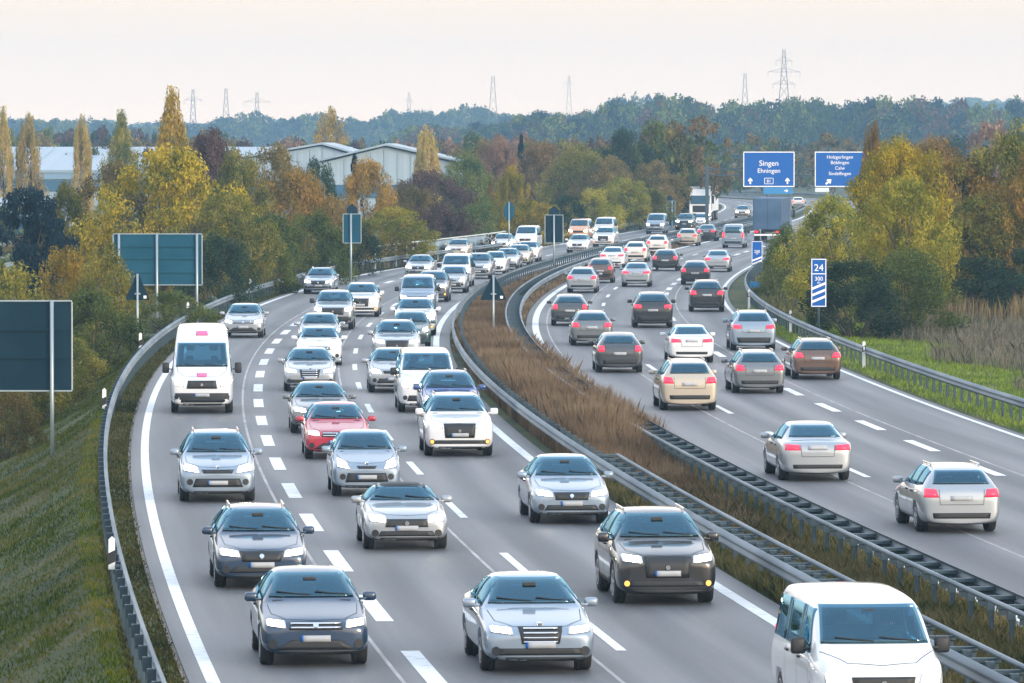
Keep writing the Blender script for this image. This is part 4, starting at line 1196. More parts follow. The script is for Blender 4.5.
ob('exit_panel', MB().box((-W * .36, 0, -.28), (W * .26, .04, .42), .01).mesh('exit_panel'), pmat('sign_pale', (.55, .62, .66), .5), r)

def marker_board(label, px0, px1, py0, py1, Y, stripes, number, dist):
    x0, z1 = at_dist(px0, py0, Y); x1, z0 = at_dist(px1, py1, Y)
    W, H = x1 - x0, z1 - z0; xm = (x0 + x1) / 2
    gz = terr(xm, Y)
    r = empty('exit_marker_board', (xm, Y, gz)); z0 -= gz; z1 -= gz
    ob('panel', MB().box((0, 0, (z0 + z1) / 2), (W, .05, H), .012).mesh('panel'), M_BLUE, r)
    fr = MB(); t = .035
    for zz in (z0 + t, z1 - t): fr.box((0, -.028, zz), (W - .02, .012, t))
    for xx in (-W / 2 + t, W / 2 - t): fr.box((xx, -.028, (z0 + z1) / 2), (t, .012, H - .12))
    if number: fr.box((0, -.029, z1 - H * .315), (W - .12, .012, .04))
    ob('border', fr.mesh('border'), M_WHITE, r)
    for k in range(stripes):
        zc = z0 + H * (.10 + .135 * k) + .06
        P = [(-W / 2 + .055, zc - .10), (W / 2 - .055, zc + .14), (W / 2 - .055, zc + .25), (-W / 2 + .055, zc + .01)]
        ob('stripe', MB().prism(P, -.034, -.026).mesh('stripe'), M_WHITE, r)
    if number: put_text(number, W * .62, 0, z1 - H * .255, -.032, r)
    if dist:
        put_text(dist, W * .36, 0, z1 - H * .455, -.032, r); put_text('m', W * .26, 0, z1 - H * .52, -.032, r)
    ob('post', MB().cyl((0, .06, -.5), (0, .06, z1 - .2), .05, n=10).mesh('post', True), M_POST, r)
    tag(r, label, 'road sign', 'blue exit marker boards')
marker_board('blue exit marker board reading 24 with three slanting white stripes beside the dark bush', 811, 826.5, 258.5, 307, 254, 3, '24', '300')
marker_board('small far blue marker board with two slanting white stripes behind the curving guardrail', 751.5, 762.5, 241, 267, 385, 2, None, '200')
x, z1 = at_dist(755, 281.5, 330); gz = terr(x, 330); r = empty('info_sign', (x, 330, gz))
ob('panel', MB().box((0, 0, z1 - gz - .18), (.62, .04, .34), .012).mesh('panel'), pmat('sign_light_blue', (.015, .18, .42), .5), r)
ob('post', MB().cyl((0, .05, -.4), (0, .05, z1 - gz), .035, n=8).mesh('post', True), M_FRAME, r)
tag(r, 'small light blue plate on a thin post below the far two-stripe board', 'road sign')
x, z1 = at_dist(778, 187.5, 840); r = empty('direction_sign', (x, 840, 0)); z0 = at_dist(778, 194, 840)[1]
ob('panel', MB().box((0, 0, (z0 + z1) / 2), (4.3, .06, z1 - z0), .02).mesh('panel'), pmat('sign_light_blue', (.015, .18, .42), .5), r)
ob('arrow', MB().prism(arrow_up(1.2, (z0 + z1) / 2, .6, -math.pi / 2), -.04, -.03).mesh('arrow'), M_WHITE, r)
for s in (-1, 1): ob('post', MB().cyl((s * 1.6, .1, -.5), (s * 1.6, .1, z1), .07, n=8).mesh('post'), M_POST, r)
tag(r, 'low light blue direction sign with a white arrow far beyond the gantry', 'road sign')

# delineator posts
dm = MB(); dm.prism([(-.06, -.3), (.06, -.3), (.055, 1.0), (.0, 1.05), (-.055, 1.0)], -.055, .055); D_BODY = dm.mesh('shaft'); D_BODY.materials.append(M_PLASTIC_W)
db = MB(); db.prism([(-.063, .62), (.063, .68), (.063, .90), (-.063, .84)], -.060, .060); D_BAND = db.mesh('black_band'); D_BAND.materials.append(M_BLACK)
dr = MB(); dr.box((0, -.064, .76), (.05, .012, .14)); D_REF = dr.mesh('reflector'); D_REF.materials.append(pmat('reflector_white', (.8, .8, .8), .2))
LEFT_D = [(107.6, 'nearest the camera on the left slope'), (173, 'second from the camera on the left slope'), (224, 'under the triangular sign on the left'), (268, 'under the wide blue-grey sign'), (315, 'behind the silver hatchback at the guardrail'), (369, 'under the narrow sign before the autumn trees'), (412, 'right of the narrow sign, by the dark purple bush'), (455, 'at the bridge railing')]
ds = MB(); ds.prism([(-.06, .60), (.06, .60), (.055, 1.16), (.0, 1.21), (-.055, 1.16)], -.055, .055); DS_BODY = ds.mesh('shaft'); DS_BODY.materials.append(M_PLASTIC_W)
db = MB(); db.prism([(-.063, .68), (.063, .74), (.063, .96), (-.063, .90)], -.060, .060); DS_BAND = db.mesh('black_band'); DS_BAND.materials.append(M_BLACK)
dc = MB(); dc.box((.10, 0, .66), (.12, .08, .05), .01); DS_CL = dc.mesh('clamp'); DS_CL.materials.append(M_STEEL)
for Y, lb in LEFT_D:
    X, Yw = pos(Y, float(RAIL_L(Y)) - .17)
    r = empty('delineator_post', (float(X), float(Yw), 0)); ob('shaft', DS_BODY, None, r); ob('black_band', DS_BAND, None, r); ob('clamp', DS_CL, None, r)
    tag(r, 'white delineator post with black band ' + lb, 'post', 'white delineator posts')
for px, py, Y, lb in ((864, 341, 221, 'on the green verge right of the exit marker board'), (790.5, 310, 262, 'left of the numbered exit marker board'), (749, 289, 300, 'below the far two-stripe board')):
    X, zt = at_dist(px, py, Y)
    r = empty('delineator_post', (X, Y, zt - 1.05)); ob('shaft', D_BODY, None, r); ob('black_band', D_BAND, None, r); ob('reflector', D_REF, None, r)
    tag(r, 'white delineator post with black band ' + lb, 'post', 'white delineator posts')

# bridge railing left of the far queue
r = empty('bridge_railing', (0, 0, 0)); Yk = np.linspace(408, 462, 9)
offb = lambda Y: RAIL_L(Y) - 1.1
def rail_bar(z0, z1, wd, mat, name, Ya, Yb):
    Q = np.linspace(Ya, Yb, 12)
    V, Fq = sweep([(lambda Y: offb(Y) - wd, z0), (lambda Y: offb(Y) + wd, z0), (lambda Y: offb(Y) + wd, z1), (lambda Y: offb(Y) - wd, z1)], Q, True)
    ob(name, np_mesh(name, V, Fq), mat, r)
M_RAILPALE = pmat('railing_pale', (.45, .50, .48), .5)
rail_bar(1.40, 1.50, .05, M_RAILPALE, 'handrail', 400, 470); rail_bar(.35, .42, .03, M_RAILPALE, 'bottom_rail', 400, 470)
rail_bar(.45, 1.36, .012, pmat('railing_blue_panel', (.12, .19, .24), .5), 'infill_panel', 424, 458)
for Y in np.linspace(400, 470, 15):
    X, Yw = pos(Y, offb(Y)); p = ob('post', MB().box((0, 0, .6), (.07, .07, 1.7)).mesh('post'), M_RAILPALE, r); p.location = (float(X), float(Yw), 0)
tag(r, 'pale bridge railing with blue-grey infill left of the far queue', 'railing')

# ------------------------------------------------------------------ buildings
M_ROOF = noisy('hall_roof_metal', [(.21, .28, .33), (.27, .34, .40)], .15, rough=.45, stretch=(3, .05, 1))
M_WALLW = noisy('hall_wall_cladding', [(.25, .33, .39), (.31, .39, .45)], .3, rough=.6, stretch=(6, 6, .05))
M_WALLB = pmat('hall_window_band', (.03, .10, .17), .25)
M_FASC = pmat('hall_fascia', (.16, .26, .36), .5)
def hall_long(label, px0, px1, Y, z_e, z_r, depth, zbase, group='long industrial halls behind the trees'):
    x0 = at_dist(px0, 150, Y)[0]; x1 = at_dist(px1, 150, Y)[0]
    r = empty('industrial_hall', ((x0 + x1) / 2, Y, zbase)); tag(r, label, 'building', group)
    L = x1 - x0; ze = z_e - zbase; zr = z_r - zbase
    poly = [(-.0, ze), (depth, zr), (depth * 2, ze), (depth * 2, ze - .35), (depth, zr - .35), (0, ze - .35)]
    V = [(-L / 2 - .5, y, z) for y, z in poly] + [(L / 2 + .5, y, z) for y, z in poly]; n = 6
    Fs = [tuple(range(n)), tuple(range(n, 2 * n))] + [(i, (i + 1) % n, n + (i + 1) % n, n + i) for i in range(n)]
    ob('roof', MB().add(V, Fs).mesh('roof'), M_ROOF, r)
    seams = MB()
    for k in range(1, int(L / 6)):
        xx = -L / 2 + k * 6; seams.box((xx, depth / 2, (ze + zr) / 2 + .04), (.12, math.hypot(depth, zr - ze), .08), 0, Matrix.Translation((xx, depth / 2, (ze + zr) / 2 + .04)) @ Matrix.Rotation(math.atan2(zr - ze, depth), 4, 'X') @ Matrix.Translation((-xx, -depth / 2, -(ze + zr) / 2 - .04)))
    ob('roof_seams', seams.mesh('roof_seams'), M_ROOF, r)
    ob('wall', MB().box((0, depth, (ze - .4) / 2), (L, depth * 2 - 1.0, ze - .4)).mesh('wall'), M_WALLW, r)
    ob('fascia', MB().box((0, .3, ze - .75), (L + .6, .3, .9)).mesh('fascia'), M_FASC, r)
    nb = max(2, int(L / 9)); bw = L / nb
    for k in range(nb):
        wn = ob('window', MB().box((-L / 2 + bw * (k + .5), .42, ze - 2.1), (bw - .35, .14, 1.5)).mesh('window'), M_WALLB, r)
    return r
hall_long('long low hall with a pale metal roof at the left behind the poplars', -60, 340, 762, 5.2, 8.25, 42, -4.0)
hall_long('lower white-roofed annex left of the dark pine', -60, 62, 560, 2.6, 3.3, 10, -4.0)
def hall_gable(label, pxl, pxc, pxr, pyr, pye, Y, length, zbase):
    xl = at_dist(pxl, 150, Y)[0]; xc = at_dist(pxc, 150, Y)[0]; xr_ = at_dist(pxr, 150, Y)[0]
    zr = at_dist(pxc, pyr, Y)[1] - zbase; ze = at_dist(pxl, pye, Y)[1] - zbase
    r = empty('industrial_hall', (xc, Y, zbase)); tag(r, label, 'building', 'gabled industrial halls behind the trees')
    a, b = xl - xc, xr_ - xc
    ob('wall', MB().prism([(a, 0), (b, 0), (b, ze - .1), (0, zr - .1), (a, ze - .1)], 0, length).mesh('wall'), M_WALLW, r)
    ob('roof', MB().prism([(a - .6, ze), (0, zr + .06), (b + .6, ze), (b + .6, ze + .22), (0, zr + .30), (a - .6, ze + .22)], -.7, length + .7).mesh('roof'), M_ROOF, r)
    ob('window_band', MB().box(((a + b) / 2, -.06, ze - 3.2), (b - a - 1, .14, 1.5)).mesh('window_band'), M_WALLB, r)
    ribs = MB()
    for k in range(1, int((b - a) / 1.5)):
        xx = a + k * 1.5; zz = ze + (zr - ze) * (1 - abs(xx) / (abs(a) if xx < 0 else b)) - .3
        ribs.box((xx, -.05, (zz + ze - 2.3) / 2), (.08, .10, max(.2, zz - ze + 2.3)))
    ob('wall_ribs', ribs.mesh('wall_ribs'), M_WALLW, r)
hall_gable('gabled metal hall with a pale ribbed wall behind the orange tree', 318, 386, 458, 146, 163, 650, 60, -4.0)
hall_gable('second gabled hall half hidden behind the first, further left', 235, 322, 372, 145, 160, 690, 50, -4.0)

# ------------------------------------------------------------------ foliage
def leaf_quads(C, N, size, rg, el=1.0):
    n = len(C)
    N = N / np.linalg.norm(N, axis=1, keepdims=True)
    a = rg.normal(size=(n, 3)); u = np.cross(N, a); u /= np.linalg.norm(u, axis=1, keepdims=True); v = np.cross(N, u)
    s = (size * rg.uniform(.6, 1.35, n))[:, None]
    k1 = rg.uniform(.6, 1.1, (n, 1)); k2 = rg.uniform(.6, 1.1, (n, 1))
    P = np.stack([C - u * s, C + v * s * .55 * k1 * el, C + u * s, C - v * s * .55 * k2 * el], 1)
    return P.reshape(-1, 3), np.arange(4 * n, dtype=np.int32).reshape(-1, 4)
def env_r(kind, t):
    t = np.clip(t, 0, 1)
    if kind == 'broad': return .5 * np.sin(np.pi * np.clip(t * .9 + .08, 0, 1)) ** .6
    if kind == 'shrub': return .5 * np.sqrt(np.clip(1 - (t * .98) ** 2.2, 0, 1)) * (.75 + .25 * np.minimum(t * 4, 1))
    if kind == 'poplar': return .5 * np.minimum(1, t / .22) ** .7 * np.clip(1 - t, 0, 1) ** .62 * 1.15
    if kind == 'conifer': return .5 * (1 - t) ** .9 + .03
    return .5 * np.sin(np.pi * np.clip(t * .85 + .12, 0, 1)) ** .5
def crown(kind, seed, nclump, nleaf, leaf):
    rg = np.random.default_rng(seed)
    z0 = {'broad': .14, 'shrub': .0, 'poplar': .08, 'conifer': .08, 'pine': .2}[kind]
    C = []; 
    lob = rg.uniform(0, 2 * math.pi, 3)
    while len(C) < nclump:
        t = rg.uniform(0, 1) ** (.85 if kind != 'conifer' else 1.3)
        a = rg.uniform(0, 2 * math.pi)
        wob = 1 + .22 * math.sin(2 * a + lob[0] + 4 * t) + .16 * math.sin(5 * a + lob[1] - 6 * t)
        r = float(env_r(kind, t)) * wob * rg.uniform(.35, 1.0) ** .55
        C.append((r * math.cos(a), r * math.sin(a), z0 + (1 - z0) * t * .95))
    C = np.array(C)
    cr = rg.uniform(.055, .125, nclump) * (.8 if kind in ('poplar', 'conifer') else 1.0)
    idx = rg.choice(nclump, nleaf, p=cr ** 2 / np.sum(cr ** 2))
    D = rg.normal(size=(nleaf, 3)); D /= np.linalg.norm(D, axis=1, keepdims=True)
    rad = cr[idx] * rg.uniform(.25, 1.0, nleaf) ** .5
    P = C[idx] + D * rad[:, None] * np.array([1, 1, {'poplar': 1.5, 'shrub': 1.2, 'conifer': .45, 'pine': .55}.get(kind, .85)])
    N = D + rg.normal(size=(nleaf, 3)) * .55 + np.array([0, 0, .25])
    P[:, 2] = np.clip(P[:, 2], .0, 1.05)
    V, Fq = leaf_quads(P, N, leaf, rg)
    return V, Fq, C
def trunk(kind, C, seed):
    rg = np.random.default_rng(seed)
    m = MB()
    top = .9 if kind in ('conifer', 'poplar') else .62
    pts = [Vector((rg.normal() * .012 * k, rg.normal() * .012 * k, -0.06 + (top + .06) * k / 5)) for k in range(6)]
    if kind != 'shrub':
        for k in range(5): m.cyl(pts[k], pts[k + 1], .026 * (1 - k * .17), .026 * (1 - (k + 1) * .17), 7, cap=(k in (0, 4)))
    nl = 9 if kind != 'shrub' else 12
    for i in rg.choice(len(C), nl, replace=False):
        q = Vector(C[i]); base = pts[2].lerp(pts[4], rg.uniform(0, 1)) if kind != 'shrub' else Vector((q.x * .15, q.y * .15, -.03))
        mid = base.lerp(q, .5) + Vector((0, 0, .04))
        m.cyl(base, mid, .010, .007, 5, False); m.cyl(mid, q, .007, .002, 5, False)
    return m.mesh('trunk')
CROWNS = {}
def variant(kind, k, nclump, nleaf, leaf):
    V, Fq, C = crown(kind, 100 + k * 7 + len(kind), nclump, nleaf, leaf)
    CROWNS.setdefault(kind, []).append((np_mesh(kind + '_crown', V, Fq), trunk(kind, C, k)))
for k in range(5): variant('broad', k, 120, 24000, .0125)
for k in range(3): variant('shrub', k, 90, 17000, .0145)
for k in range(3): variant('poplar', k, 100, 13000, .0155)
for k in range(2): variant('conifer', k, 60, 4500, .028)
variant('pine', 0, 100, 18000, .016)
M_BARK = noisy('bark', [(.05, .042, .035), (.10, .085, .07)], 4, rough=.9)
for L_ in CROWNS.values():
    for c_, t_ in L_: c_.materials.append(M_BARK); t_.materials.append(M_BARK)
LM = {
 'yellow': leaf_mat('leaves_yellow', [(.07, .10, .02), (.22, .20, .025), (.44, .33, .03), (.60, .42, .04)]),
 'gold': leaf_mat('leaves_gold', [(.08, .085, .025), (.24, .18, .035), (.42, .29, .045), (.52, .34, .06)]),
 'orange': leaf_mat('leaves_orange', [(.07, .075, .025), (.20, .145, .035), (.34, .21, .05), (.44, .26, .06)]),
 'rust': leaf_mat('leaves_rust', [(.06, .065, .03), (.15, .11, .045), (.26, .165, .07), (.32, .21, .08)]),
 'brown': leaf_mat('leaves_brown', [(.05, .06, .025), (.12, .105, .04), (.22, .165, .06), (.28, .20, .07)]),
 'olive': leaf_mat('leaves_olive', [(.04, .065, .02), (.11, .125, .03), (.24, .215, .045), (.34, .27, .06)]),
 'green': leaf_mat('leaves_green', [(.03, .055, .022), (.07, .105, .035), (.14, .17, .045), (.22, .22, .05)]),
 'dark': leaf_mat('leaves_dark_green', [(.015, .038, .028), (.035, .065, .04), (.065, .10, .05)]),
 'bluedark': leaf_mat('needles_blue_dark', [(.006, .020, .030), (.012, .032, .046), (.022, .05, .06)]),
 'purple': leaf_mat('leaves_purple_brown', [(.045, .032, .034), (.095, .062, .055), (.145, .095, .075)]),
 'pink': leaf_mat('leaves_pink_brown', [(.14, .085, .06), (.28, .17, .11), (.36, .24, .16)]),
 'yellowgreen': leaf_mat('leaves_yellow_green', [(.06, .09, .02), (.16, .18, .03), (.34, .30, .045), (.48, .38, .06)]),
 'paleyellow': leaf_mat('leaves_pale_yellow', [(.20, .19, .06), (.42, .32, .10), (.52, .36, .13)]),
}
TC = [0]
def tree(kind, col, px, top, wpx, Y, label, cat=None, squash=1.0, z_off=0.0):
    x, zt = at_dist(px, top, Y)
    gz = terr(x, Y) + z_off
    H = zt - gz; W = wpx / F * Y * {'broad': 1.32, 'shrub': 1.25, 'poplar': 1.75, 'conifer': 1.3, 'pine': 1.5}[kind]
    TC[0] += 1
    v = CROWNS[kind][TC[0] % len(CROWNS[kind])]
    nm = {'broad': 'autumn_tree', 'shrub': 'bush', 'poplar': 'poplar_tree', 'conifer': 'conifer_tree', 'pine': 'pine_tree'}[kind]
    r = empty(nm, (x, Y, gz), TC[0] * 2.399)
    c = ob('crown', v[0], None, r); c.scale = (W, W * squash, H)
    c.material_slots[0].link = 'OBJECT'; c.material_slots[0].material = LM[col]
    t = ob('trunk' if kind != 'shrub' else 'stems', v[1], None, r); t.scale = (W, W * squash, H)
    tag(r, label, cat or ('bush' if kind == 'shrub' else 'tree'), {'shrub': 'bushes along the road', 'poplar': 'slim poplars', 'conifer': 'conifers among the autumn trees'}.get(kind, 'autumn trees along the road'))
TREES = [
 ('shrub', 'olive', 8, 268, 95, 225, 'olive bush at the left picture edge above the large dark sign back'),
 ('shrub', 'gold', 62, 252, 62, 262, 'bush with orange tips left of the wide blue-grey sign'),
 ('shrub', 'olive', 104, 248, 66, 258, 'olive-green bush half covering the left end of the wide blue-grey sign'),
 ('shrub', 'green', 92, 292, 84, 236, 'dark green bush just left of the left triangular sign'),
 ('shrub', 'olive', 30, 318, 70, 205, 'olive-brown bush directly behind the large dark sign back'),
 ('shrub', 'brown', 2, 372, 56, 186, 'low brown-green bush under the large dark sign back at the left edge'),
 ('shrub', 'olive', 62, 335, 62, 214, 'olive bush right of the large dark sign back at the top of the grass slope'),
 ('shrub', 'green', 172, 292, 60, 262, 'low green bush under the wide blue-grey sign'),
 ('pine', 'bluedark', 26, 186, 56, 330, 'blue-black pine at the left with dense branches'),
 ('broad', 'olive', 66, 186, 52, 345, 'olive-brown tree between the blue-black pine and the yellow tree'),
 ('broad', 'brown', 112, 164, 66, 372, 'brown-green tree left of the big yellow tree'),
 ('broad', 'yellow', 166, 148, 104, 335, 'biggest bright yellow tree, behind the wide blue-grey sign'),
 ('poplar', 'gold', 172, 97, 38, 430, 'tall golden-brown poplar rising behind the biggest yellow tree'),
 ('broad', 'purple', 206, 134, 66, 405, 'purple-brown tree right of the tall golden-brown poplar'),
 ('broad', 'olive', 238, 152, 62, 385, 'olive-green tree between the purple-brown and the brown round tree'),
 ('broad', 'brown', 272, 147, 72, 415, 'brown round tree in front of the gabled halls'),
 ('broad', 'olive', 222, 196, 78, 325, 'low olive tree right of the wide blue-grey sign'),
 ('shrub', 'dark', 216, 236, 66, 300, 'dark green bush behind the guardrail above the silver hatchback'),
 ('broad', 'orange', 292, 172, 74, 392, 'orange-brown tree left of the narrow sign with pointed plate'),
 ('broad', 'dark', 319, 162, 44, 440, 'dark green tree in front of the gabled hall wall'),
 ('conifer', 'bluedark', 354, 152, 22, 440, 'small blue-green conifer before the gabled hall'),
 ('broad', 'orange', 366, 160, 54, 425, 'bright orange tree behind the narrow sign with pointed plate'),
 ('shrub', 'green', 262, 216, 74, 330, 'green bush at the guardrail above the lone pale silver car'),
 ('shrub', 'green', 312, 212, 66, 352, 'green bush left of the narrow sign at the guardrail'),
 ('shrub', 'dark', 352, 222, 44, 375, 'dark bush at the foot of the narrow sign with pointed plate'),
 ('broad', 'yellowgreen', 392, 208, 66, 405, 'yellow-orange low tree right of the narrow sign'),
 ('poplar', 'paleyellow', 427, 130, 30, 600, 'pale yellow poplar right of the gabled halls'),
 ('broad', 'purple', 432, 172, 70, 500, 'dark purple-brown tree under the pale yellow poplar'),
 ('broad', 'brown', 408, 186, 48, 470, 'brown tree between the orange tree and the dark purple tree'),
 ('shrub', 'purple', 440, 204, 76, 452, 'big dark purple bush behind the left guardrail'),
 ('broad', 'green', 466, 156, 54, 530, 'green tree right of the dark purple-brown tree'),
 ('shrub', 'green', 478, 206, 50, 478, 'green bush right of the big dark purple bush'),
 ('broad', 'yellow', 513, 168, 28, 520, 'slim bright yellow tree above the eight-sided sign'),
 ('broad', 'rust', 496, 178, 36, 535, 'rust-coloured tree left of the slim bright yellow tree'),
 ('broad', 'pink', 500, 138, 46, 620, 'pinkish-brown tree left of the blue-green far conifer'),
 ('conifer', 'bluedark', 521, 133, 18, 610, 'blue-green conifer rising between pinkish trees'),
 ('broad', 'rust', 545, 142, 56, 600, 'wide rust tree behind the tall median sign'),
 ('broad', 'olive', 580, 146, 54, 590, 'olive-yellow tree right of the wide rust tree'),
 ('shrub', 'yellow', 528, 200, 56, 486, 'golden bush between the eight-sided sign and the tall median sign'),
 ('shrub', 'dark', 566, 196, 40, 520, 'dark green bush right of the tall median sign'),
 ('broad', 'dark', 626, 131, 48, 640, 'dark green tree left of the last rust tree'),
 ('broad', 'rust', 662, 126, 60, 665, 'last large rust tree before the gap with the gantry'),
 ('broad', 'brown', 608, 158, 54, 585, 'brown-green tree in front of the dark green far tree'),
 ('broad', 'yellowgreen', 624, 178, 46, 570, 'yellow-green low tree at the far guardrail'),
 ('broad', 'brown', 652, 162, 50, 600, 'brown tree behind the slim dark sign'),
 ('broad', 'green', 684, 166, 34, 650, 'dark tree at the right end of the left tree row'),
 ('shrub', 'yellowgreen', 594, 190, 46, 545, 'yellow-green bush behind the pale orange van'),
 ('broad', 'olive', 640, 188, 60, 580, 'olive tree between the far guardrail and the slim dark sign'),
 # right side
 ('broad', 'yellow', 902, 142, 82, 292, 'largest golden-green tree on the right, beside the exit board'),
 ('broad', 'rust', 872, 126, 26, 305, 'rust-brown top behind the largest golden-green tree'),
 ('broad', 'yellowgreen', 836, 198, 78, 280, 'yellow-green lower tree left of the numbered exit marker board'),
 ('broad', 'yellowgreen', 905, 178, 84, 268, 'yellow-green tree right of the largest one'),
 ('shrub', 'dark', 856, 262, 100, 258, 'very dark bush behind the numbered exit marker board'),
 ('shrub', 'green', 792, 226, 58, 318, 'green bush behind the curving right guardrail'),
 ('shrub', 'green', 906, 252, 86, 262, 'olive-green bush at the edge of the tall weeds'),
 ('broad', 'rust', 938, 140, 78, 335, 'orange-brown tree between the yellow-green trees and the right edge'),
 ('broad', 'orange', 960, 158, 84, 318, 'reddish tree behind the reed strip'),
 ('broad', 'olive', 1004, 138, 88, 318, 'olive-gold tree at the right picture edge'),
 ('broad', 'olive', 985, 196, 90, 300, 'low olive tree at the right edge above the reeds'),
 ('broad', 'orange', 1034, 150, 70, 300, 'orange-brown tree cut by the right picture edge'),
 ('shrub', 'dark', 960, 258, 110, 292, 'dark bush row above the pale reed strip'),
 ('shrub', 'dark', 1026, 250, 80, 290, 'dark bush at the right picture edge above the reeds'),
 ('broad', 'gold', 918, 152, 30, 300, 'slim golden tree beside the orange-brown one'),
 # poplars in front of the halls
 ('poplar', 'paleyellow', 3, 114, 22, 600, 'leftmost pale orange poplar, cut by the left edge'),
 ('poplar', 'paleyellow', 28, 115, 27, 600, 'pale orange poplar second from the left'),
 ('poplar', 'paleyellow', 82, 120, 21, 600, 'slim straw-coloured poplar before the long hall roof'),
 ('poplar', 'yellowgreen', 121, 117, 27, 600, 'greenish poplar left of the brownish one'),
 ('poplar', 'gold', 331, 108, 30, 880, 'golden poplar standing behind the gabled halls'),
]
for t_ in TREES: tree(*t_)

# woods far off: each one mass
def wood(name, n, xr, yr, hr, wr_, cols, seed, nleaf=520, leaf=.045, label_kind='stuff', kinds=('broad',), topfun=None):
    rg = np.random.default_rng(seed)
    bases = [crown(kinds[k % len(kinds)], seed * 10 + k, 26, nleaf, leaf) for k in range(5)]
    mats = [LM[c] for c in cols]
    VV = [[] for _ in mats]; FF = [[] for _ in mats]; BB = [0] * len(mats)
    for i in range(n):
        x = rg.uniform(*xr); y = rg.uniform(*yr)
        h = rg.uniform(*hr); wd = rg.uniform(*wr_)
        if topfun: h *= topfun(512 + x / y * F)
        gz = float(terr_off(x - float(cx(min(y, 1180))), y)) + float(hill(x, y))
        V, Fq, _ = bases[i % 5]
        a = rg.uniform(0, 6.28); c, s = math.cos(a), math.sin(a)
        P = np.stack([(V[:, 0] * c - V[:, 1] * s) * wd + x, (V[:, 0] * s + V[:, 1] * c) * wd + y, V[:, 2] * h + gz], 1)
        m = rg.integers(len(mats))
        VV[m].append(P); FF[m].append(Fq + BB[m]); BB[m] += len(P)
    Vall = []; Fall = []; mi = []; b = 0
    for m in range(len(mats)):
        if not VV[m]: continue
        P = np.concatenate(VV[m]); Q = np.concatenate(FF[m])
        Vall.append(P); Fall.append(Q + b); b += len(P); mi.append(np.full(len(Q), m, dtype=np.int32))
    me = np_mesh(name, np.concatenate(Vall), np.concatenate(Fall))
    for m in mats: me.materials.append(m)
    me.polygons.foreach_set('material_index', np.concatenate(mi))
    o = ob(name, me); tag(o, kind='stuff'); return o
wood('undergrowth', 60, (-70, -26), (330, 560), (4, 7), (6, 10), ['brown', 'olive', 'green'], 1, 700)
wood('roadside_wood', 70, (-6, 22), (640, 760), (9, 12.5), (5, 8), ['brown', 'olive', 'rust', 'green'], 2, 1500, .03)
wood('mixed_wood', 165, (-60, 12), (780, 960), (10.5, 13.5), (5.5, 9), ['purple', 'brown', 'pink', 'green', 'brown'], 3, 1300, .032)
wood('mixed_wood', 90, (56, 120), (600, 720), (10, 13), (5.5, 9), ['purple', 'pink', 'olive', 'rust'], 4, 1300, .032)
wood('mixed_wood', 120, (-110, -50), (950, 1100), (12, 15), (5.5, 9), ['green', 'brown', 'dark', 'purple'], 5, 1300, .032)
tf = lambda px: .62 + .38 * float(sm(430, 660, px)) + .03 * math.sin(px * .05)
wood('forest', 520, (-30, 200), (1480, 1850), (16.0, 19.5), (10, 15), ['dark', 'green', 'dark', 'bluedark', 'dark', 'green', 'purple'], 6, 480, .04, topfun=tf)
wood('forest', 70, (16, 100), (900, 1250), (7, 11), (8, 12), ['green', 'purple', 'dark', 'brown'], 16, 620)
tg = lambda px: .72 + .22 * float(sm(150, 420, px)) + .28 * float(sm(560, 620, px)) - .34 * float(sm(670, 740, px)) + .08 * math.sin(px * .031) + .06 * math.sin(px * .083)
wood('forest', 640, (-270, 310), (2450, 2800), (16, 20.5), (12, 18), ['dark', 'green', 'bluedark', 'dark'], 7, 360, .05, topfun=tg)
wood('forest', 320, (-430, 500), (3650, 4100), (11, 15), (24, 40), ['dark', 'green'], 8, 260, .07)

# ------------------------------------------------------------------ grass, brush, weeds
def blades(name, n, Yr, offr, h, wd, mat, seed, hfun=None, lean=.35, power=1.0, offfun=None, seg2=False):
    rg = np.random.default_rng(seed)
    Y = Yr[0] + (Yr[1] - Yr[0]) * rg.uniform(0, 1, n) ** power
    o0 = offr[0](Y) if callable(offr[0]) else offr[0]; o1 = offr[1](Y) if callable(offr[1]) else offr[1]
    off = o0 + (o1 - o0) * rg.uniform(0, 1, n)
    X, Yw = pos(Y, off)
    Z = terr_off(off, Y) - .02
    hh = rg.uniform(h[0], h[1], n)
    clump = .5 + .5 * np.sin(X * 1.3 + 2 * np.sin(Yw * .21)) * np.sin(Yw * .37 + X * .6)
    hh *= .8 + .35 * clump
    if hfun is not None: hh *= hfun(Y, off)
    a = rg.uniform(0, 2 * math.pi, n); ln = rg.normal(0, lean, (n, 2)) * hh[:, None]
    ww = wd * rg.uniform(.6, 1.4, n)
    B = np.stack([X, Yw, Z], 1); D = np.stack([np.cos(a) * ww, np.sin(a) * ww, 0 * a], 1)
    T = B + np.stack([ln[:, 0], ln[:, 1], hh], 1)
    Mid = B + np.stack([ln[:, 0] * .35, ln[:, 1] * .35, hh * .6], 1)
    V = np.stack([B - D, B + D, Mid + D * .8, T, Mid - D * .8], 1).reshape(-1, 3)
    Fq = np.arange(5 * n, dtype=np.int32).reshape(-1, 5)
    o = ob(name, np_mesh(name, V, Fq), mat); tag(o, kind='stuff'); return o
G1 = leaf_mat('grass_slope', [(.026, .052, .004), (.062, .098, .008), (.13, .135, .017), (.19, .15, .04)], .35, .25)
G2 = leaf_mat('grass_verge', [(.022, .026, .010), (.05, .056, .016), (.10, .085, .035)], .8, .25)
G3 = leaf_mat('brush_brown', [(.085, .062, .042), (.165, .115, .072), (.25, .18, .115), (.34, .27, .18)], .35, .25)
G4 = leaf_mat('grass_right', [(.06, .10, .018), (.15, .22, .035), (.26, .30, .06)], .3, .3)
G5 = leaf_mat('weeds_grey', [(.07, .075, .05), (.17, .155, .115), (.30, .27, .21)], .25, .25)
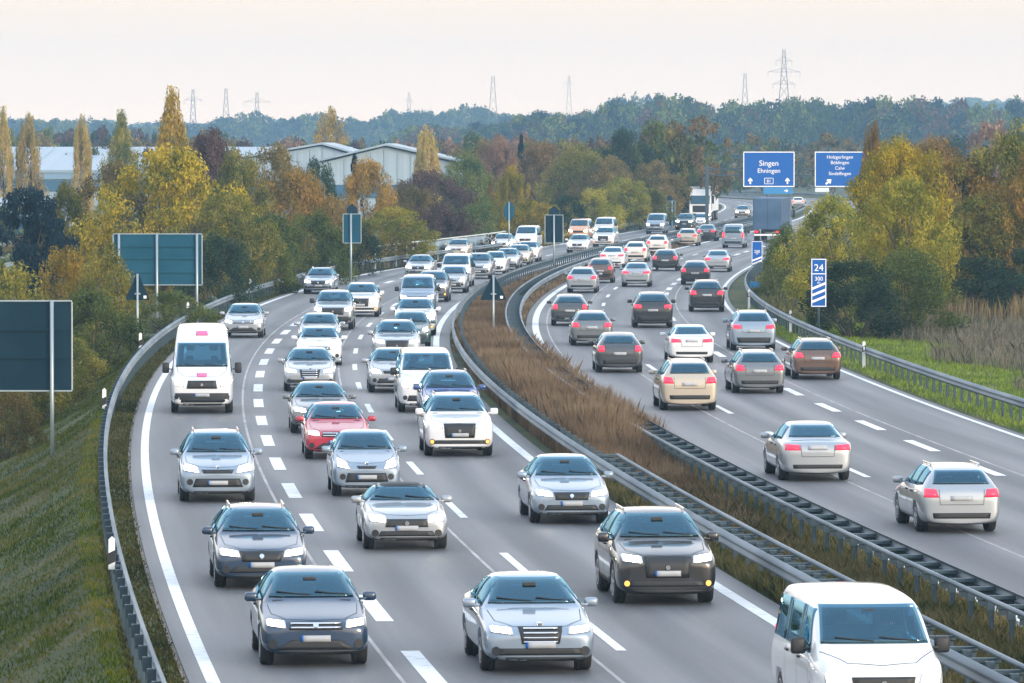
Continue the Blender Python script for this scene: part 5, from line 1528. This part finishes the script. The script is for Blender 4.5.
G6 = leaf_mat('reeds_straw', [(.18, .14, .07), (.36, .28, .15)], .4, .25)
G7 = leaf_mat('median_weeds', [(.035, .055, .018), (.085, .10, .035), (.18, .155, .07), (.26, .21, .12)], .5, .25)
blades('slope_grass', 240000, (70, 330), (lambda Y: RAIL_L(Y) - 9.5, lambda Y: RAIL_L(Y) - .15), (.04, .12), .012, G1, 21, power=1.5)
blades('verge_grass', 36000, (75, 460), (lambda Y: RAIL_L(Y) - .2, lambda Y: RAIL_L(Y) + .66), (.05, .13), .015, G2, 22, power=1.4)
blades('median_brush', 230000, (138, 330), (7.85, 10.0), (.55, 1.2), .006, G3, 23, lean=.16, hfun=lambda Y, o: (.35 + .65 * sm(138, 160, Y)) * (1 - .45 * sm(225, 262, Y)) * (.55 + .45 * np.maximum(sm(7.8, 8.5, o), sm(225, 250, Y))))
blades('median_brush', 50000, (142, 240), (9.95, 10.95), (.45, 1.1), .007, G3, 24, lean=.22, hfun=lambda Y, o: .3 + .7 * sm(142, 165, Y) * (1 - .4 * sm(200, 236, Y)))
blades('median_grass', 110000, (70, 150), (7.6, 10.9), (.10, .42), .009, G7, 25)
blades('median_grass', 16000, (80, 150), (8.4, 9.9), (.15, .5), .012, G3, 26, lean=.3, hfun=lambda Y, o: .6 + .4 * sm(95, 140, Y))
blades('median_grass', 30000, (236, 560), (7.6, 10.9), (.10, .35), .02, G3, 27)
blades('verge_grass', 70000, (90, 300), (lambda Y: EDGE_R(Y) + .6, lambda Y: RAIL_R(Y) + 7.5), (.08, .22), .018, G4, 28, power=1.2)
blades('tall_weeds', 60000, (120, 290), (lambda Y: RAIL_R(Y) + 5.0 + 1.5 * np.sin(Y * .21), lambda Y: RAIL_R(Y) + 24), (.3, .85), .014, G5, 29, lean=.25)
blades('reeds', 9000, (285, 312), (30, 46), (1.0, 1.7), .02, G6, 30, lean=.12)
blades('field_grass', 40000, (280, 520), (lambda Y: RAIL_R(Y) + .4, lambda Y: RAIL_R(Y) + 12), (.2, .6), .03, G7, 31)

# ------------------------------------------------------------------ pylons
def pylon(label, px, top, Y, arms, base_w, group='electricity pylons on the horizon', thick=.28):
    x, zt = at_dist(px, top, Y); gz = terr(x, Y); H = zt - gz
    r = empty('electricity_pylon', (x, Y, gz)); tag(r, label, 'pylon', group)
    m = MB(); n = 9
    def wat(t): return base_w * (1 - t) ** 1.2 * .5 + .45
    for sx in (-1, 1):
        for sy in (-1, 1):
            for k in range(n):
                a, b = k / n, (k + 1) / n
                m.cyl((sx * wat(a), sy * wat(a), H * a), (sx * wat(b), sy * wat(b), H * b), thick * .5, n=4, cap=False)
                m.cyl((sx * wat(a), sy * wat(a), H * a), (-sx * wat(b), sy * wat(b), H * b), thick * .22, n=4, cap=False)
    ob('mast', m.mesh('mast'), M_PYL, r)
    for (ya, hw) in arms:
        z = at_dist(px, ya, Y)[1] - gz; q = hw / F * Y
        a = MB()
        for s in (-1, 1):
            a.cyl((0, 0, z), (s * q, 0, z), thick * .5, thick * .3, n=4); a.cyl((0, 0, z + 1.6), (s * q, 0, z), thick * .35, thick * .3, n=4)
            a.cyl((s * q, 0, z), (s * q, 0, z - 1.8), thick * .3, n=4)
        ob('cross_arm', a.mesh('cross_arm'), M_PYL, r)
M_PYL = pmat('pylon_steel', (.16, .16, .17), .6, .3)
pylon('tallest pylon with three cross arms right of the gantry', 784, 49, 2200, [(61, 8), (72, 16), (84, 11)], 7)
pylon('slim lattice mast without arms left of the tallest pylon', 745, 73, 2500, [], 5)
pylon('pylon with one wide arm above the biggest yellow tree', 193, 89, 2600, [(100, 9)], 4)
pylon('narrow lattice pylon right of the tall golden-brown poplar', 226, 88, 2600, [], 5)
pylon('pylon with a single low wide arm, third from the left', 257, 92, 2600, [(102, 13)], 4)
pylon('faint thin pylon above the pale yellow poplar', 409, 92, 3200, [(101, 4)], 4)
pylon('dark narrow pylon above the slim yellow tree, centre of the horizon', 493, 76, 2000, [], 5)
pylon('faintest pylon right of the centre, behind the forest crest', 569, 75, 3300, [(84, 5)], 5)

# ------------------------------------------------------------------ haze
hm = bpy.data.materials.new('haze'); hm.use_nodes = True
t = hm.node_tree; t.nodes.clear()
pv = t.nodes.new('ShaderNodeVolumePrincipled')
pv.inputs['Color'].default_value = (.40, .68, .94, 1)
pv.inputs['Density'].default_value = 0.000185
pv.inputs['Anisotropy'].default_value = 0.0
om = t.nodes.new('ShaderNodeOutputMaterial'); t.links.new(pv.outputs[0], om.inputs['Volume'])
hz = MB().box((0, 1960, 37), (5200, 4560, 96)).mesh('haze')
tag(ob('haze', hz, hm), kind='stuff')
